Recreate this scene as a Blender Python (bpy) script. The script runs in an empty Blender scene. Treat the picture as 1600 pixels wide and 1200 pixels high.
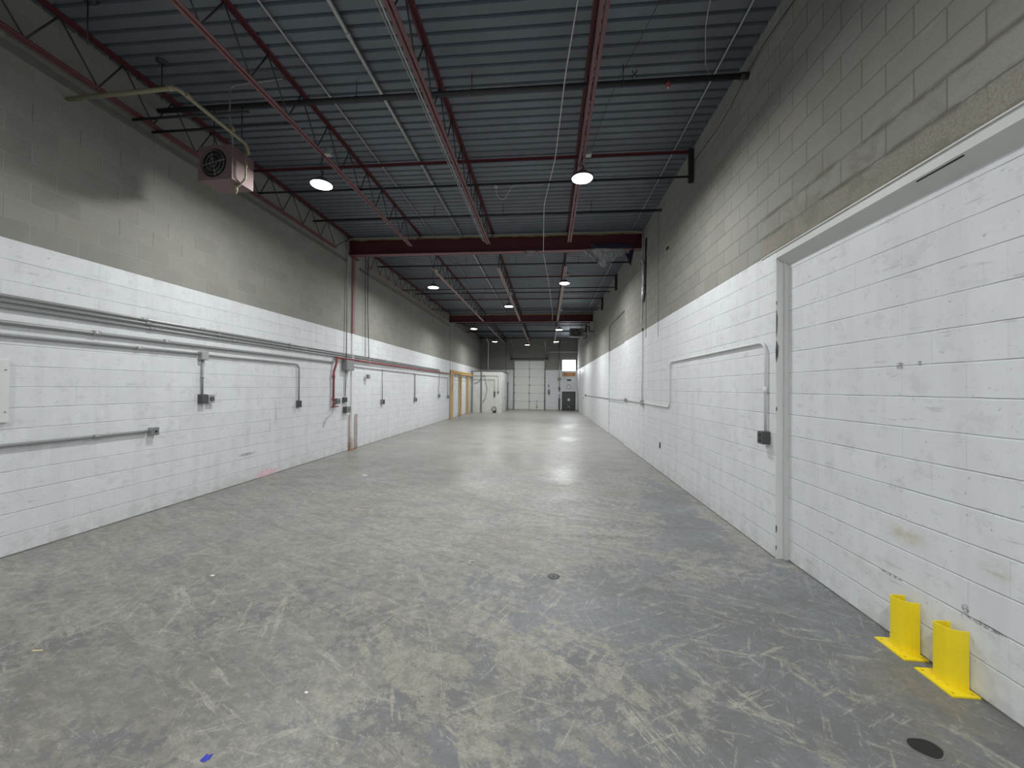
import bpy, bmesh, math, random
from mathutils import Vector, Matrix
random.seed(7)
PI = math.pi
SC = bpy.context.scene
COL = SC.collection

# ------------------------------------------------------------------ camera, light, exposure
def make_camera():
    f, yaw, pitch, roll, H = 614.62, 0.0905705, 0.0096766, 0.0088168, 1.66242
    w = Vector((-math.sin(yaw)*math.cos(pitch), math.cos(yaw)*math.cos(pitch), math.sin(pitch)))
    r = Vector((math.cos(yaw), math.sin(yaw), 0)); u = r.cross(w)
    c, s = math.cos(roll), math.sin(roll)
    r2 = c*r + s*u; u2 = -s*r + c*u
    cam = bpy.data.cameras.new('camera'); o = bpy.data.objects.new('camera', cam); COL.objects.link(o)
    cam.sensor_fit = 'HORIZONTAL'; cam.sensor_width = 36; cam.lens = f/1600*36
    cam.clip_start = 0.05; cam.clip_end = 200
    m = Matrix((( r2.x, u2.x, -w.x, 0), (r2.y, u2.y, -w.y, 0), (r2.z, u2.z, -w.z, H), (0, 0, 0, 1)))
    o.matrix_world = m
    SC.camera = o
make_camera()
world = bpy.data.worlds.new('world'); SC.world = world; world.use_nodes = True
world.node_tree.nodes['Background'].inputs[0].default_value = (0.62, 0.72, 0.85, 1)
world.node_tree.nodes['Background'].inputs[1].default_value = 1.0
SC.view_settings.view_transform = 'Standard'; SC.view_settings.look = 'None'
SC.view_settings.gamma = 1.0; SC.view_settings.use_curve_mapping = False
SC.view_settings.exposure = 0.0
LAMP_W = 82.0
LENS_E = 14.0

XL, XR, XN = -5.1475, 2.2519, 2.352      # left wall, right wall, face of the blocked-up opening
YB, YF = -4.0, 30.3                      # rear wall (behind the camera), far wall
ZD = 5.47                                # underside of roof deck
PAINT = 3.048

# ------------------------------------------------------------------ node helper
class NT:
    def __init__(s, name, rough=0.6, metal=0.0, spec=0.5):
        s.m = bpy.data.materials.new(name); s.m.use_nodes = True
        s.t = s.m.node_tree; s.b = s.t.nodes['Principled BSDF']
        s.b.inputs['Roughness'].default_value = rough; s.b.inputs['Metallic'].default_value = metal
        s.b.inputs['Specular IOR Level'].default_value = spec
    def n(s, t): return s.t.nodes.new(t)
    def put(s, sock, v):
        if isinstance(v, bpy.types.NodeSocket): s.t.links.new(v, sock)
        elif isinstance(v, (tuple, list)) and len(v) == 3 and len(sock.default_value) == 4: sock.default_value = (*v, 1)
        else: sock.default_value = v
    def math(s, op, a, b=None, c=None, clamp=False):
        n = s.n('ShaderNodeMath'); n.operation = op; n.use_clamp = clamp
        s.put(n.inputs[0], a)
        if b is not None: s.put(n.inputs[1], b)
        if c is not None: s.put(n.inputs[2], c)
        return n.outputs[0]
    def step(s, v, a, b):      # smooth 0..1 ramp from a to b
        n = s.n('ShaderNodeMapRange'); n.interpolation_type = 'SMOOTHSTEP'
        s.put(n.inputs[0], v); n.inputs[1].default_value = a; n.inputs[2].default_value = b
        return n.outputs[0]
    def mix(s, f, a, b, mode='MIX'):
        n = s.n('ShaderNodeMix'); n.data_type = 'RGBA'; n.blend_type = mode
        s.put(n.inputs[0], f); s.put(n.inputs[6], a); s.put(n.inputs[7], b)
        return n.outputs[2]
    def pos(s):
        g = s.n('ShaderNodeNewGeometry'); q = s.n('ShaderNodeSeparateXYZ'); s.t.links.new(g.outputs['Position'], q.inputs[0])
        q2 = s.n('ShaderNodeSeparateXYZ'); s.t.links.new(g.outputs['Normal'], q2.inputs[0])
        s.P = g.outputs['Position']
        return q.outputs[0], q.outputs[1], q.outputs[2], q2.outputs[0]
    def vec(s, x, y, z=0.0):
        n = s.n('ShaderNodeCombineXYZ'); s.put(n.inputs[0], x); s.put(n.inputs[1], y); s.put(n.inputs[2], z); return n.outputs[0]
    def noise(s, v, scale, detail=4, rough=0.55, dist=0.0):
        n = s.n('ShaderNodeTexNoise'); s.put(n.inputs['Vector'], v); n.inputs['Scale'].default_value = scale
        n.inputs['Detail'].default_value = detail; n.inputs['Roughness'].default_value = rough; n.inputs['Distortion'].default_value = dist
        return n.outputs[0]
    def white(s, v):
        n = s.n('ShaderNodeTexWhiteNoise'); n.noise_dimensions = '3D'; s.put(n.inputs[0], v); return n.outputs[0]
    def map(s, v, scale=(1, 1, 1), rot=0.0):
        if rot:                      # turn first, stretch afterwards
            r = s.n('ShaderNodeMapping'); s.put(r.inputs[0], v); r.inputs['Rotation'].default_value = (0, 0, rot); v = r.outputs[0]
        n = s.n('ShaderNodeMapping'); s.put(n.inputs[0], v); n.inputs['Scale'].default_value = scale
        return n.outputs[0]
    def bump(s, h, strength=0.5, dist=0.01):
        n = s.n('ShaderNodeBump'); n.inputs['Strength'].default_value = strength; n.inputs['Distance'].default_value = dist
        s.put(n.inputs['Height'], h); s.t.links.new(n.outputs[0], s.b.inputs['Normal'])
    def col(s, c): s.put(s.b.inputs['Base Color'], c)
    def rough(s, c): s.put(s.b.inputs['Roughness'], c)
    def blob(s, u, v, u0, v0, ru, rv, soft=0.6):
        a = s.math('DIVIDE', s.math('SUBTRACT', u, u0), ru); b = s.math('DIVIDE', s.math('SUBTRACT', v, v0), rv)
        d = s.math('SQRT', s.math('ADD', s.math('MULTIPLY', a, a), s.math('MULTIPLY', b, b)))
        return s.step(d, 1.0, 1.0-soft)

def plain(name, c, rough=0.5, metal=0.0, var=0.12, scale=18, bump=0.0):
    s = NT(name, rough, metal)
    x, y, z, nx = s.pos()
    f = s.noise(s.P, scale, 4)
    s.col(s.mix(f, tuple(v*(1-var) for v in c), tuple(min(1, v*(1+var)) for v in c)))
    if bump: s.bump(f, bump, 0.004)
    return s.m

def block_wall(name, side='x', marks='', grey=(0.285, 0.28, 0.255), joint_light=False):
    """concrete block: bare above the paint line, white paint below; 406 x 203 mm blocks in half bond"""
    s = NT(name, 0.62)
    x, y, z, nx = s.pos()
    h = y if side == 'x' else x
    if side == 'x':        # reveals facing along the wall use x
        k = s.math('GREATER_THAN', s.math('ABSOLUTE', nx), 0.5)
        h = s.math('ADD', s.math('MULTIPLY', y, k), s.math('MULTIPLY', s.math('ADD', x, 0.07), s.math('SUBTRACT', 1.0, k)))
    v = s.vec(h, z)
    wob = s.math('MULTIPLY', s.math('SUBTRACT', s.noise(v, 9, 3), 0.5), 0.006)
    zz = s.math('ADD', z, wob)
    row = s.math('FLOOR', s.math('DIVIDE', zz, 0.2032))
    par = s.math('MODULO', s.math('ADD', row, 40.0), 2.0)
    hh = s.math('ADD', s.math('ADD', h, wob), s.math('MULTIPLY', par, 0.2032))
    hh = s.math('ADD', hh, 40.64)
    cellx = s.math('FLOOR', s.math('DIVIDE', hh, 0.4064))
    fz = s.math('SUBTRACT', zz, s.math('MULTIPLY', row, 0.2032))
    fx = s.math('SUBTRACT', hh, s.math('MULTIPLY', cellx, 0.4064))
    dz = s.math('MINIMUM', fz, s.math('SUBTRACT', 0.2032, fz))
    dx = s.math('MINIMUM', fx, s.math('SUBTRACT', 0.4064, fx))
    H = s.step(dz, 0.0065, 0.0025); V = s.step(dx, 0.0065, 0.0025)
    paint = s.math('LESS_THAN', s.math('ADD', z, s.math('MULTIPLY', s.math('SUBTRACT', s.noise(v, 30, 2), 0.5), 0.006)), PAINT)
    rnd = s.white(s.vec(cellx, row, 3.0)); rnd2 = s.white(s.vec(cellx, row, 9.0))
    big = s.noise(v, 0.55, 4); fine = s.noise(v, 70, 5, 0.7); med = s.noise(v, 5, 5, 0.6)
    # bare block
    g = s.mix(s.math('MULTIPLY', rnd, 0.9), tuple(c*0.92 for c in grey), tuple(c*1.08 for c in grey))
    g = s.mix(s.math('MULTIPLY', s.step(rnd2, 0.8, 1.0), 0.4), g, (0.32, 0.30, 0.24))
    g = s.mix(s.math('MULTIPLY', s.step(fine, 0.35, 0.7), 0.35), g, tuple(c*0.62 for c in grey))
    g = s.mix(s.math('MULTIPLY', s.step(med, 0.5, 0.8), 0.35), g, tuple(c*1.3 for c in grey))
    g = s.mix(s.math('MULTIPLY', s.step(big, 0.45, 0.7), 0.3), g, tuple(c*0.75 for c in grey))
    jm = s.math('MAXIMUM', H, V)
    if joint_light:
        g = s.mix(s.math('MULTIPLY', jm, 0.45), g, (0.40, 0.40, 0.38))
        jd = s.math('MULTIPLY', s.math('MULTIPLY', V, s.step(rnd, 0.6, 0.8)), 0.5)
        g = s.mix(jd, g, (0.08, 0.08, 0.07))
    else:
        g = s.mix(s.math('MULTIPLY', jm, 0.62), g, (0.115, 0.112, 0.102))
    if 'lintel' in marks:
        band = s.math('MULTIPLY', s.math('LESS_THAN', y, 4.36), s.math('LESS_THAN', z, 3.235))
        lc = s.mix(s.step(fine, 0.3, 0.7), (0.21, 0.19, 0.16), (0.33, 0.31, 0.26))
        lc = s.mix(s.math('MULTIPLY', s.step(med, 0.5, 0.7), 0.5), lc, (0.26, 0.245, 0.18))
        g = s.mix(band, g, lc)
        jj = s.math('MULTIPLY', s.math('MULTIPLY', s.step(dz, .035, .008), s.step(z, 3.75, 3.5)), s.math('MULTIPLY', s.step(y, 4.8, 4.2), s.step(s.noise(s.map(v, (3, 9, 1)), 1.0, 5, .7), .42, .56)))
        g = s.mix(s.math('MULTIPLY', jj, .75), g, (0.13, 0.12, 0.095))
        smear = s.math('MULTIPLY', s.math('MULTIPLY', s.step(z, 3.75, 3.3), s.step(y, 4.6, 3.6)), s.step(s.noise(v, 3.2, 5, 0.65, 0.6), 0.5, 0.62))
        g = s.mix(s.math('MULTIPLY', smear, 0.6), g, (0.20, 0.185, 0.14))
    # white paint
    w = s.mix(s.math('MULTIPLY', rnd, 0.5), (0.67, 0.69, 0.715), (0.74, 0.76, 0.775))
    w = s.mix(s.math('MULTIPLY', s.step(med, 0.45, 0.75), 0.28), w, (0.57, 0.585, 0.60))
    w = s.mix(s.math('MULTIPLY', s.step(s.noise(s.vec(s.math('MULTIPLY', h, 5.0), s.math('MULTIPLY', z, 0.5)), 1.0, 4), 0.45, 0.65), 0.34), w, (0.58, 0.59, 0.62))
    w = s.mix(s.math('MULTIPLY', V, s.math('MULTIPLY', s.step(rnd2, .5, 1), 0.22)), w, (0.35, 0.36, 0.37))
    edge = s.step(s.math('ABSOLUTE', s.math('SUBTRACT', fz, 0.004)), 0.0035, 0.001)  # shadow line along the bed joints, put into the paint colour
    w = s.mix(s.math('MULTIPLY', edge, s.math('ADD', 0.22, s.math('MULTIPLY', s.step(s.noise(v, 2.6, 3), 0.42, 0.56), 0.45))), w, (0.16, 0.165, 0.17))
    chips = s.step(s.noise(v, 24, 5, 0.75), 0.635, 0.665)
    w = s.mix(s.math('MULTIPLY', chips, 0.55), w, (0.20, 0.20, 0.19))
    scr = s.math('MULTIPLY', s.step(s.noise(s.map(v, (2.2, 26, 1)), 1.0, 5, 0.75), 0.585, 0.62), s.step(med, 0.48, 0.58))
    w = s.mix(s.math('MULTIPLY', scr, 0.4), w, (0.34, 0.34, 0.34))
    hm = s.math('MULTIPLY', s.step(s.noise(s.vec(h, z, 44), 4.5, 7, .8), .53, .61), .28)
    w = s.mix(hm, w, (0.44, 0.45, 0.46))
    w = s.mix(s.math('MULTIPLY', s.step(s.noise(s.vec(h, z, 21), 13, 6, .85), .64, .70), .35), w, (0.40, 0.41, 0.42))
    # open gap at the very bottom, grime just above the floor
    w = s.mix(s.math('MULTIPLY', s.step(s.math('ADD', z, wob), 0.016, 0.008), 0.85), w, (0.05, 0.05, 0.045))
    gr = s.math('MULTIPLY', s.step(z, 0.30, 0.0), s.step(s.noise(v, 6, 5, 0.7), 0.38, 0.6))
    w = s.mix(s.math('MULTIPLY', gr, 0.4), w, (0.42, 0.40, 0.35))
    if 'right' in marks:
        for (u0, v0, ru, rv, c, a) in [(2.82, 0.72, .20, .11, (0.50, 0.44, 0.31), .8), (2.3, 0.72, .12, .08, (0.50, 0.43, 0.30), .7), (3.2, 0.35, .5, .16, (0.52, 0.50, 0.42), .4)]:
            w = s.mix(s.math('MULTIPLY', s.math('MULTIPLY', s.blob(h, z, u0, v0, ru, rv, .9), s.step(s.noise(v, 8, 5, .7), .35, .65)), a), w, c)
        for (u0, v0, ru, rv) in [(2.93, 0.405, .11, .012), (2.35, 0.405, .13, .014), (2.45, .44, .025, .03), (2.86, 1.83, .035, .03), (2.72, 1.84, .02, .02)]:
            w = s.mix(s.math('MULTIPLY', s.math('MULTIPLY', s.blob(h, z, u0, v0, ru, rv, .4), s.step(s.noise(v, 45, 4, .8), .4, .55)), .85), w, (0.10, 0.10, 0.10))
    if 'left' in marks:
        for (u0, v0, ru, rv, c, a) in [(6.35, 0.48, .24, .03, (.16, .16, .16), .8), (6.83, 0.06, .38, .09, (.75, .42, .50), .8), (9.9, .12, .2, .2, (.33, .20, .13), .8),
                                       (9.75, .6, .03, .55, (.45, .36, .3), .5), (7.05, 1.1, .02, .25, (.2, .2, .2), .6), (6.9, .9, .012, .2, (.2, .2, .2), .6)]:
            w = s.mix(s.math('MULTIPLY', s.math('MULTIPLY', s.blob(h, z, u0, v0, ru, rv, .5), s.step(s.noise(v, 30, 5, .75), .38, .56)), a), w, c)
        w = s.mix(s.math('MULTIPLY', s.step(s.noise(s.vec(h, z, 5), 16, 3, .6), .72, .75), .6), w, (0.15, 0.15, 0.15))
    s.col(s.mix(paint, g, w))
    s.rough(s.math('SUBTRACT', 0.92, s.math('MULTIPLY', paint, 0.36)))
    hgt = s.math('SUBTRACT', s.math('MULTIPLY', fine, 0.12), s.math('MAXIMUM', H, s.math('MULTIPLY', V, s.math('SUBTRACT', 1.0, s.math('MULTIPLY', paint, s.math('SUBTRACT', 0.97, s.math('MULTIPLY', s.step(rnd2, .6, 1), 0.3)))))))
    s.bump(hgt, 0.55, 0.006)
    return s.m

def floor_mat():
    s = NT('worn_painted_concrete', 0.5)
    x, y, z, nx = s.pos()
    v = s.vec(x, y)
    M_ = s.math
    big = s.noise(v, 0.6, 5, 0.6, 0.3); med = s.noise(v, 2.3, 7, 0.7, 0.2); fine = s.noise(v, 13, 7, 0.78); grit = s.noise(v, 70, 4, 0.8)
    c = s.mix(s.step(big, 0.35, 0.65), (0.265, 0.26, 0.245), (0.345, 0.34, 0.315))
    c = s.mix(M_('MULTIPLY', s.step(med, 0.46, 0.58), 0.5), c, (0.20, 0.196, 0.19))
    c = s.mix(M_('MULTIPLY', s.step(s.noise(s.vec(x, y, 4), 1.0, 6, .65), 0.5, 0.66), 0.4), c, (0.30, 0.275, 0.205))
    c = s.mix(M_('MULTIPLY', s.step(s.noise(s.vec(x, y, 9), 1.5, 7, .75), 0.53, 0.66), 0.42), c, (0.185, 0.18, 0.18))
    # streaky wear: brushed, slightly slanted to the bay
    for i, (rot, sc, lo, hi, a, cc) in enumerate([(0.5, (1.0, 5, 1), .51, .58, .5, (0.38, 0.37, 0.33)), (0.45, (1.2, 7, 1), .53, .60, .55, (0.17, 0.165, 0.16)), (-0.2, (1.6, 9, 1), .54, .60, .45, (0.36, 0.35, 0.32))]):
        k = s.step(s.noise(s.map(s.vec(x, y, 40+i*5.3), sc, rot), 1.3, 6, 0.75, 0.15), lo, hi)
        c = s.mix(M_('MULTIPLY', k, a), c, cc)
    # swept pale concrete further in
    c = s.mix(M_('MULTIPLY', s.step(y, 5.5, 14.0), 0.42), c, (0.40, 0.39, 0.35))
    # remains of blue-grey floor paint
    m = M_('ADD', M_('MULTIPLY', s.step(y, 5.0, 2.6), 0.17), M_('MULTIPLY', s.step(x, -2.2, 1.8), 0.20))
    m = M_('SUBTRACT', m, M_('MULTIPLY', s.step(y, 5.5, 8.5), 0.22))
    m = M_('ADD', m, M_('MULTIPLY', s.blob(x, y, 1.75, 6.2, .55, 3.2, .7), .15))
    pm = M_('ADD', M_('ADD', M_('MULTIPLY', s.noise(s.vec(x, y, 50), 1.25, 7, .72, .3), 0.95), M_('MULTIPLY', fine, 0.40)), m)
    pm = s.step(pm, 0.90, 0.935)
    paint = s.mix(s.step(s.noise(s.vec(x, y, 2), 1.7, 5, .6), 0.38, 0.62), (0.155, 0.165, 0.175), (0.20, 0.225, 0.262))
    c = s.mix(M_('MULTIPLY', pm, 0.82), c, paint)
    # fork-truck scrapes through to pale concrete, running several ways
    near = s.step(y, 4.6, 2.4)
    for i, (rot, sc, th) in enumerate([(0.55, (1.0, 8, 1), .60), (-0.5, (1.2, 14, 1), .61), (1.15, (1.0, 9, 1), .61), (-1.1, (1.4, 18, 1), .62), (0.15, (1.2, 13, 1), .615)]):
        ln = s.noise(s.map(s.vec(x, y, i*3.7), sc, rot), 1.1, 6, 0.8, 0.18)
        k = M_('MULTIPLY', s.step(ln, th-.03, th-.005), s.step(s.noise(s.vec(x, y, 20+i), 1.2, 5, .7), 0.44, 0.56))
        k = M_('MULTIPLY', k, M_('ADD', M_('MULTIPLY', near, 0.72), 0.18))
        c = s.mix(k, c, (0.47, 0.45, 0.385))
    # worn-through tan patches with ragged edges
    tp = M_('ADD', M_('MULTIPLY', s.noise(s.map(s.vec(x, y, 33), (1.2, 2.6, 1), .8), 1.3, 8, .8, .25), 1.0), M_('MULTIPLY', s.blob(x, y, -.4, 2.4, 1.9, 1.2, .9), .09))
    c = s.mix(M_('MULTIPLY', s.step(tp, .59, .615), M_('MULTIPLY', near, .75)), c, (0.42, 0.395, 0.32))
    # thin scratches
    for i, (rot, off) in enumerate([(0.3, 0), (-.9, 7), (1.3, 3)]):
        q = s.noise(s.map(s.vec(x, y, 60+off), (0.7, 30, 1), rot), 1.2, 3, .6, .1)
        k = M_('MULTIPLY', s.step(q, .68, .71), s.step(s.noise(s.vec(x, y, 70+off), 1.6, 3), .5, .6))
        c = s.mix(M_('MULTIPLY', k, .6), c, (0.44, 0.43, 0.38) if i != 1 else (0.10, 0.10, 0.10))
    # dark bare patches by the near edge
    bp = M_('MULTIPLY', s.blob(M_('ADD', x, M_('MULTIPLY', fine, .3)), M_('ADD', y, M_('MULTIPLY', med, .25)), .75, 1.62, .95, .26, .2), .75)
    c = s.mix(bp, c, (0.155, 0.14, 0.12))
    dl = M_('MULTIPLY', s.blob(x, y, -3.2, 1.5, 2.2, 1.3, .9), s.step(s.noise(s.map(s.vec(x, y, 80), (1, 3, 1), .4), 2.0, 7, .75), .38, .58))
    c = s.mix(M_('MULTIPLY', dl, .6), c, (0.14, 0.13, 0.11))  # dark brown patch that also paints in the dimmer light at near left
    c = s.mix(M_('MULTIPLY', M_('MULTIPLY', s.blob(x, y, 2.0, 2.2, .35, .8, .8), s.step(med, .4, .55)), .6), c, (0.30, 0.26, 0.19))
    # chips, spots and grain
    c = s.mix(M_('MULTIPLY', s.step(s.noise(s.vec(x, y, 13), 10, 6, .82), 0.585, 0.62), 0.55), c, (0.46, 0.45, 0.41))
    c = s.mix(M_('MULTIPLY', s.step(s.noise(s.vec(x, y, 17), 24, 4, .85), 0.62, 0.655), 0.6), c, (0.54, 0.53, 0.50))
    c = s.mix(M_('MULTIPLY', s.step(s.noise(s.vec(x, y, 14), 7, 7, .82), 0.58, 0.64), 0.55), c, (0.11, 0.105, 0.10))
    c = s.mix(M_('MULTIPLY', s.step(fine, 0.44, 0.58), 0.42), c, (0.155, 0.153, 0.15))
    c = s.mix(M_('MULTIPLY', s.step(y, 4.6, 1.6), 0.5), c, s.mix(1.0, c, (0.50, 0.49, 0.47), 'MULTIPLY'))  # near floor darkened in its colour to stand for weaker light there
    c = s.mix(M_('MULTIPLY', s.step(grit, 0.44, 0.60), 0.40), c, (0.13, 0.13, 0.125))
    # oil spots
    c = s.mix(M_('MULTIPLY', M_('MULTIPLY', s.blob(x, y, -4.45, 6.3, .32, .18, .7), s.step(fine, .4, .6)), .6), c, (0.10, 0.09, 0.08))
    c = s.mix(M_('MULTIPLY', M_('MULTIPLY', s.blob(x, y, .55, 4.5, .9, .12, .8), s.step(fine, .35, .6)), .6), c, (0.12, 0.115, 0.10))
    c = s.mix(M_('MULTIPLY', M_('MULTIPLY', s.blob(x, y, -.1, 8.0, .9, .5, .8), s.step(med, .4, .6)), .4), c, (0.30, 0.22, 0.20))
    # saw-cut control joints across the bay
    for yj in (4.9, 9.9, 15.0, 20.2, 25.2):
        w = M_('ADD', y, M_('MULTIPLY', M_('SUBTRACT', s.noise(v, 1.3, 3), .5), .05))
        k = s.step(M_('ABSOLUTE', M_('SUBTRACT', w, yj)), 0.009, 0.003)
        c = s.mix(M_('MULTIPLY', k, M_('MULTIPLY', s.step(med, .35, .55), .6)), c, (0.09, 0.085, 0.08))
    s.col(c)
    s.rough(M_('ADD', M_('SUBTRACT', 0.29, M_('MULTIPLY', s.step(y, 4.5, 8.0), .13)), M_('MULTIPLY', M_('ADD', M_('MULTIPLY', fine, .7), M_('MULTIPLY', s.step(s.noise(s.vec(x, y, 90), 0.8, 4), .35, .6), .35)), 0.42)))
    s.bump(M_('ADD', M_('MULTIPLY', fine, 0.6), M_('MULTIPLY', grit, 0.4)), 0.25, 0.004)
    return s.m

def emis(name, c, e):
    s = NT(name); s.col((0.9, 0.9, 0.9)); s.put(s.b.inputs['Emission Color'], c); s.b.inputs['Emission Strength'].default_value = e
    return s.m

M = {}
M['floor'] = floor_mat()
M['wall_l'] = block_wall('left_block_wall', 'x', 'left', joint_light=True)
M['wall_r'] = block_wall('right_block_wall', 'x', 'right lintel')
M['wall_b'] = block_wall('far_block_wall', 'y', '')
M['deck'] = plain('galvanised_roof_deck', (0.135, 0.158, 0.185), 0.5, 0.35, 0.25, 2.5)
M['red'] = plain('red_oxide_steel', (0.092, 0.018, 0.024), 0.55, 0.0, 0.25, 14)
M['redlit'] = plain('red_oxide_lit', (0.165, 0.062, 0.07), 0.5, 0.0, 0.2, 14)  # red oxide lightened in colour, as if lit from below
M['palechord'] = plain('pale_pink_grey_chord', (0.34, 0.24, 0.225), 0.5, 0.0, 0.2, 14)  # paler chord colour for the two farther bays
M['redpipe'] = plain('red_gas_pipe_paint', (0.27, 0.055, 0.065), 0.5, 0.0, 0.2, 20)
M['rod'] = plain('dark_joist_rod', (0.05, 0.04, 0.042), 0.6)
M['black'] = plain('black_iron', (0.03, 0.03, 0.034), 0.5, 0.2)
M['galv'] = plain('galvanised_conduit', (0.42, 0.43, 0.42), 0.42, 0.55, 0.15, 30)
M['galvd'] = plain('dull_grey_conduit', (0.30, 0.31, 0.31), 0.5, 0.4, 0.15, 30)
M['box'] = plain('grey_steel_box', (0.25, 0.26, 0.26), 0.45, 0.5, 0.2, 30)
M['dbox'] = plain('dark_steel_box', (0.085, 0.09, 0.09), 0.5, 0.3, 0.2, 30)
M['white'] = plain('white_paint_smooth', (0.66, 0.67, 0.66), 0.5, 0, 0.05, 6)
M['lintel'] = plain('pale_grey_lintel_paint', (0.60, 0.605, 0.59), 0.5, 0, 0.08, 5)
M['ledge'] = plain('grey_mortar_ledge', (0.15, 0.147, 0.13), 0.8, 0, 0.15, 9, 0.3)
M['cream'] = plain('off_white_door_panel', (0.70, 0.72, 0.68), 0.45, 0, 0.05, 3)
M['yellow'] = plain('safety_yellow_paint', (0.88, 0.68, 0.015), 0.38, 0, 0.06, 12)
M['hole'] = plain('hole_shade', (0.012, 0.011, 0.01), 0.8)  # near-black colour standing for the shade inside openings
M['brass'] = plain('dull_brass_pipe', (0.27, 0.25, 0.17), 0.6, 0.2)
M['heater'] = plain('brown_pink_heater_enamel', (0.165, 0.11, 0.112), 0.75, 0.0, 0.1)
M['heaterd'] = plain('dark_heater_casing', (0.12, 0.12, 0.11), 0.5, 0.2, 0.1)
M['blade'] = plain('fan_blade', (0.07, 0.08, 0.08), 0.4, 0.5)
M['rust'] = plain('rusty_pipe', (0.28, 0.15, 0.10), 0.7, 0.1, 0.35, 40)
M['insul'] = plain('dusty_yellow_insulation', (0.26, 0.235, 0.13), 0.95, 0, 0.35, 22, 0.8)
M['navy'] = plain('navy_torn_membrane', (0.02, 0.018, 0.06), 0.6, 0, 0.3, 30)
M['rope'] = plain('off_white_cord', (0.62, 0.62, 0.58), 0.8)
M['drum'] = plain('dark_grey_steel_door', (0.075, 0.075, 0.078), 0.5, 0.1, 0.3, 4)
M['alum'] = plain('bare_aluminium', (0.5, 0.5, 0.5), 0.35, 0.8)
M['led'] = emis('led_lens', (1.0, 0.97, 0.90), LENS_E)
M['extred'] = plain('extinguisher_red', (0.28, 0.03, 0.035), 0.35)
M['seam'] = plain('dark_sealant', (0.03, 0.03, 0.03), 0.8)
M['seamg'] = plain('grey_sealant', (0.10, 0.098, 0.09), 0.8)
M['clock'] = plain('clock_face_white', (0.8, 0.8, 0.8), 0.4)
M['paper'] = plain('white_paper', (0.75, 0.75, 0.72), 0.7)
M['blue'] = plain('blue_paint_mark', (0.03, 0.04, 0.38), 0.6, 0, 0.5, 60)
M['cardboard'] = plain('cardboard_scrap', (0.55, 0.45, 0.28), 0.9)

def wood_mat(name, a, b):
    s = NT(name, 0.6); x, y, z, nx = s.pos()
    f = s.noise(s.map(s.P, (14, 14, 1.2)), 1.0, 6, 0.65, 1.2)
    s.col(s.mix(s.step(f, 0.35, 0.7), a, b)); s.bump(f, 0.2, 0.003); return s.m
M['wood'] = wood_mat('pine_stud', (0.50, 0.32, 0.13), (0.66, 0.47, 0.23))
M['board'] = wood_mat('brown_board', (0.42, 0.20, 0.09), (0.56, 0.31, 0.15))

def booth_mat():
    s = NT('scuffed_white_plywood', 0.55); x, y, z, nx = s.pos()
    n1 = s.noise(s.P, 1.6, 5, .6); n2 = s.noise(s.P, 9, 5, .7)
    c = s.mix(s.step(n1, .4, .7), (0.70, 0.71, 0.69), (0.60, 0.61, 0.58))
    c = s.mix(s.math('MULTIPLY', s.math('MULTIPLY', s.step(z, 1.3, .1), s.step(n2, .4, .65)), .5), c, (0.50, 0.47, 0.33))
    s.col(c); return s.m
M['booth'] = booth_mat()
def plastic_mat():
    s = NT('torn_poly_sheet', 0.25); x, y, z, nx = s.pos()
    f = s.noise(s.map(s.P, (3.5, 1, 1.2)), 2.2, 5, .6, 1.2)
    s.col(s.mix(f, (0.35, 0.36, 0.38), (0.75, 0.76, 0.78)))
    s.put(s.b.inputs['Alpha'], s.math('ADD', 0.28, s.math('MULTIPLY', s.step(f, .4, .65), 0.6))); return s.m
M['plastic'] = plastic_mat()
def glass_mat():
    s = NT('daylit_frosted_pane', 0.3); s.col((0.9, 0.92, 0.95)); s.put(s.b.inputs['Emission Color'], (0.95, 0.98, 1.0)); s.b.inputs['Emission Strength'].default_value = 9.0
    return s.m
M['pane'] = glass_mat()

# ------------------------------------------------------------------ mesh helpers
def nb(): return bmesh.new()
def box(bm, x0, x1, y0, y1, z0, z1):
    vs = [bm.verts.new(p) for p in ((x0,y0,z0),(x1,y0,z0),(x1,y1,z0),(x0,y1,z0),(x0,y0,z1),(x1,y0,z1),(x1,y1,z1),(x0,y1,z1))]
    for f in ((0,3,2,1),(4,5,6,7),(0,1,5,4),(1,2,6,5),(2,3,7,6),(3,0,4,7)): bm.faces.new([vs[i] for i in f])
    return vs
def prism(bm, prof, y0, y1, axis='y'):
    """extrude a closed profile; axis 'y': profile is (x,z); 'x': (y,z); 'z': (x,y)"""
    mk = {'y': lambda a, b, t: (a, t, b), 'x': lambda a, b, t: (t, a, b), 'z': lambda a, b, t: (a, b, t)}[axis]
    A = [bm.verts.new(mk(a, b, y0)) for a, b in prof]; B = [bm.verts.new(mk(a, b, y1)) for a, b in prof]
    n = len(prof)
    for i in range(n): bm.faces.new((A[i], A[(i+1) % n], B[(i+1) % n], B[i]))
    bm.faces.new(A[::-1]); bm.faces.new(B)
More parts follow.
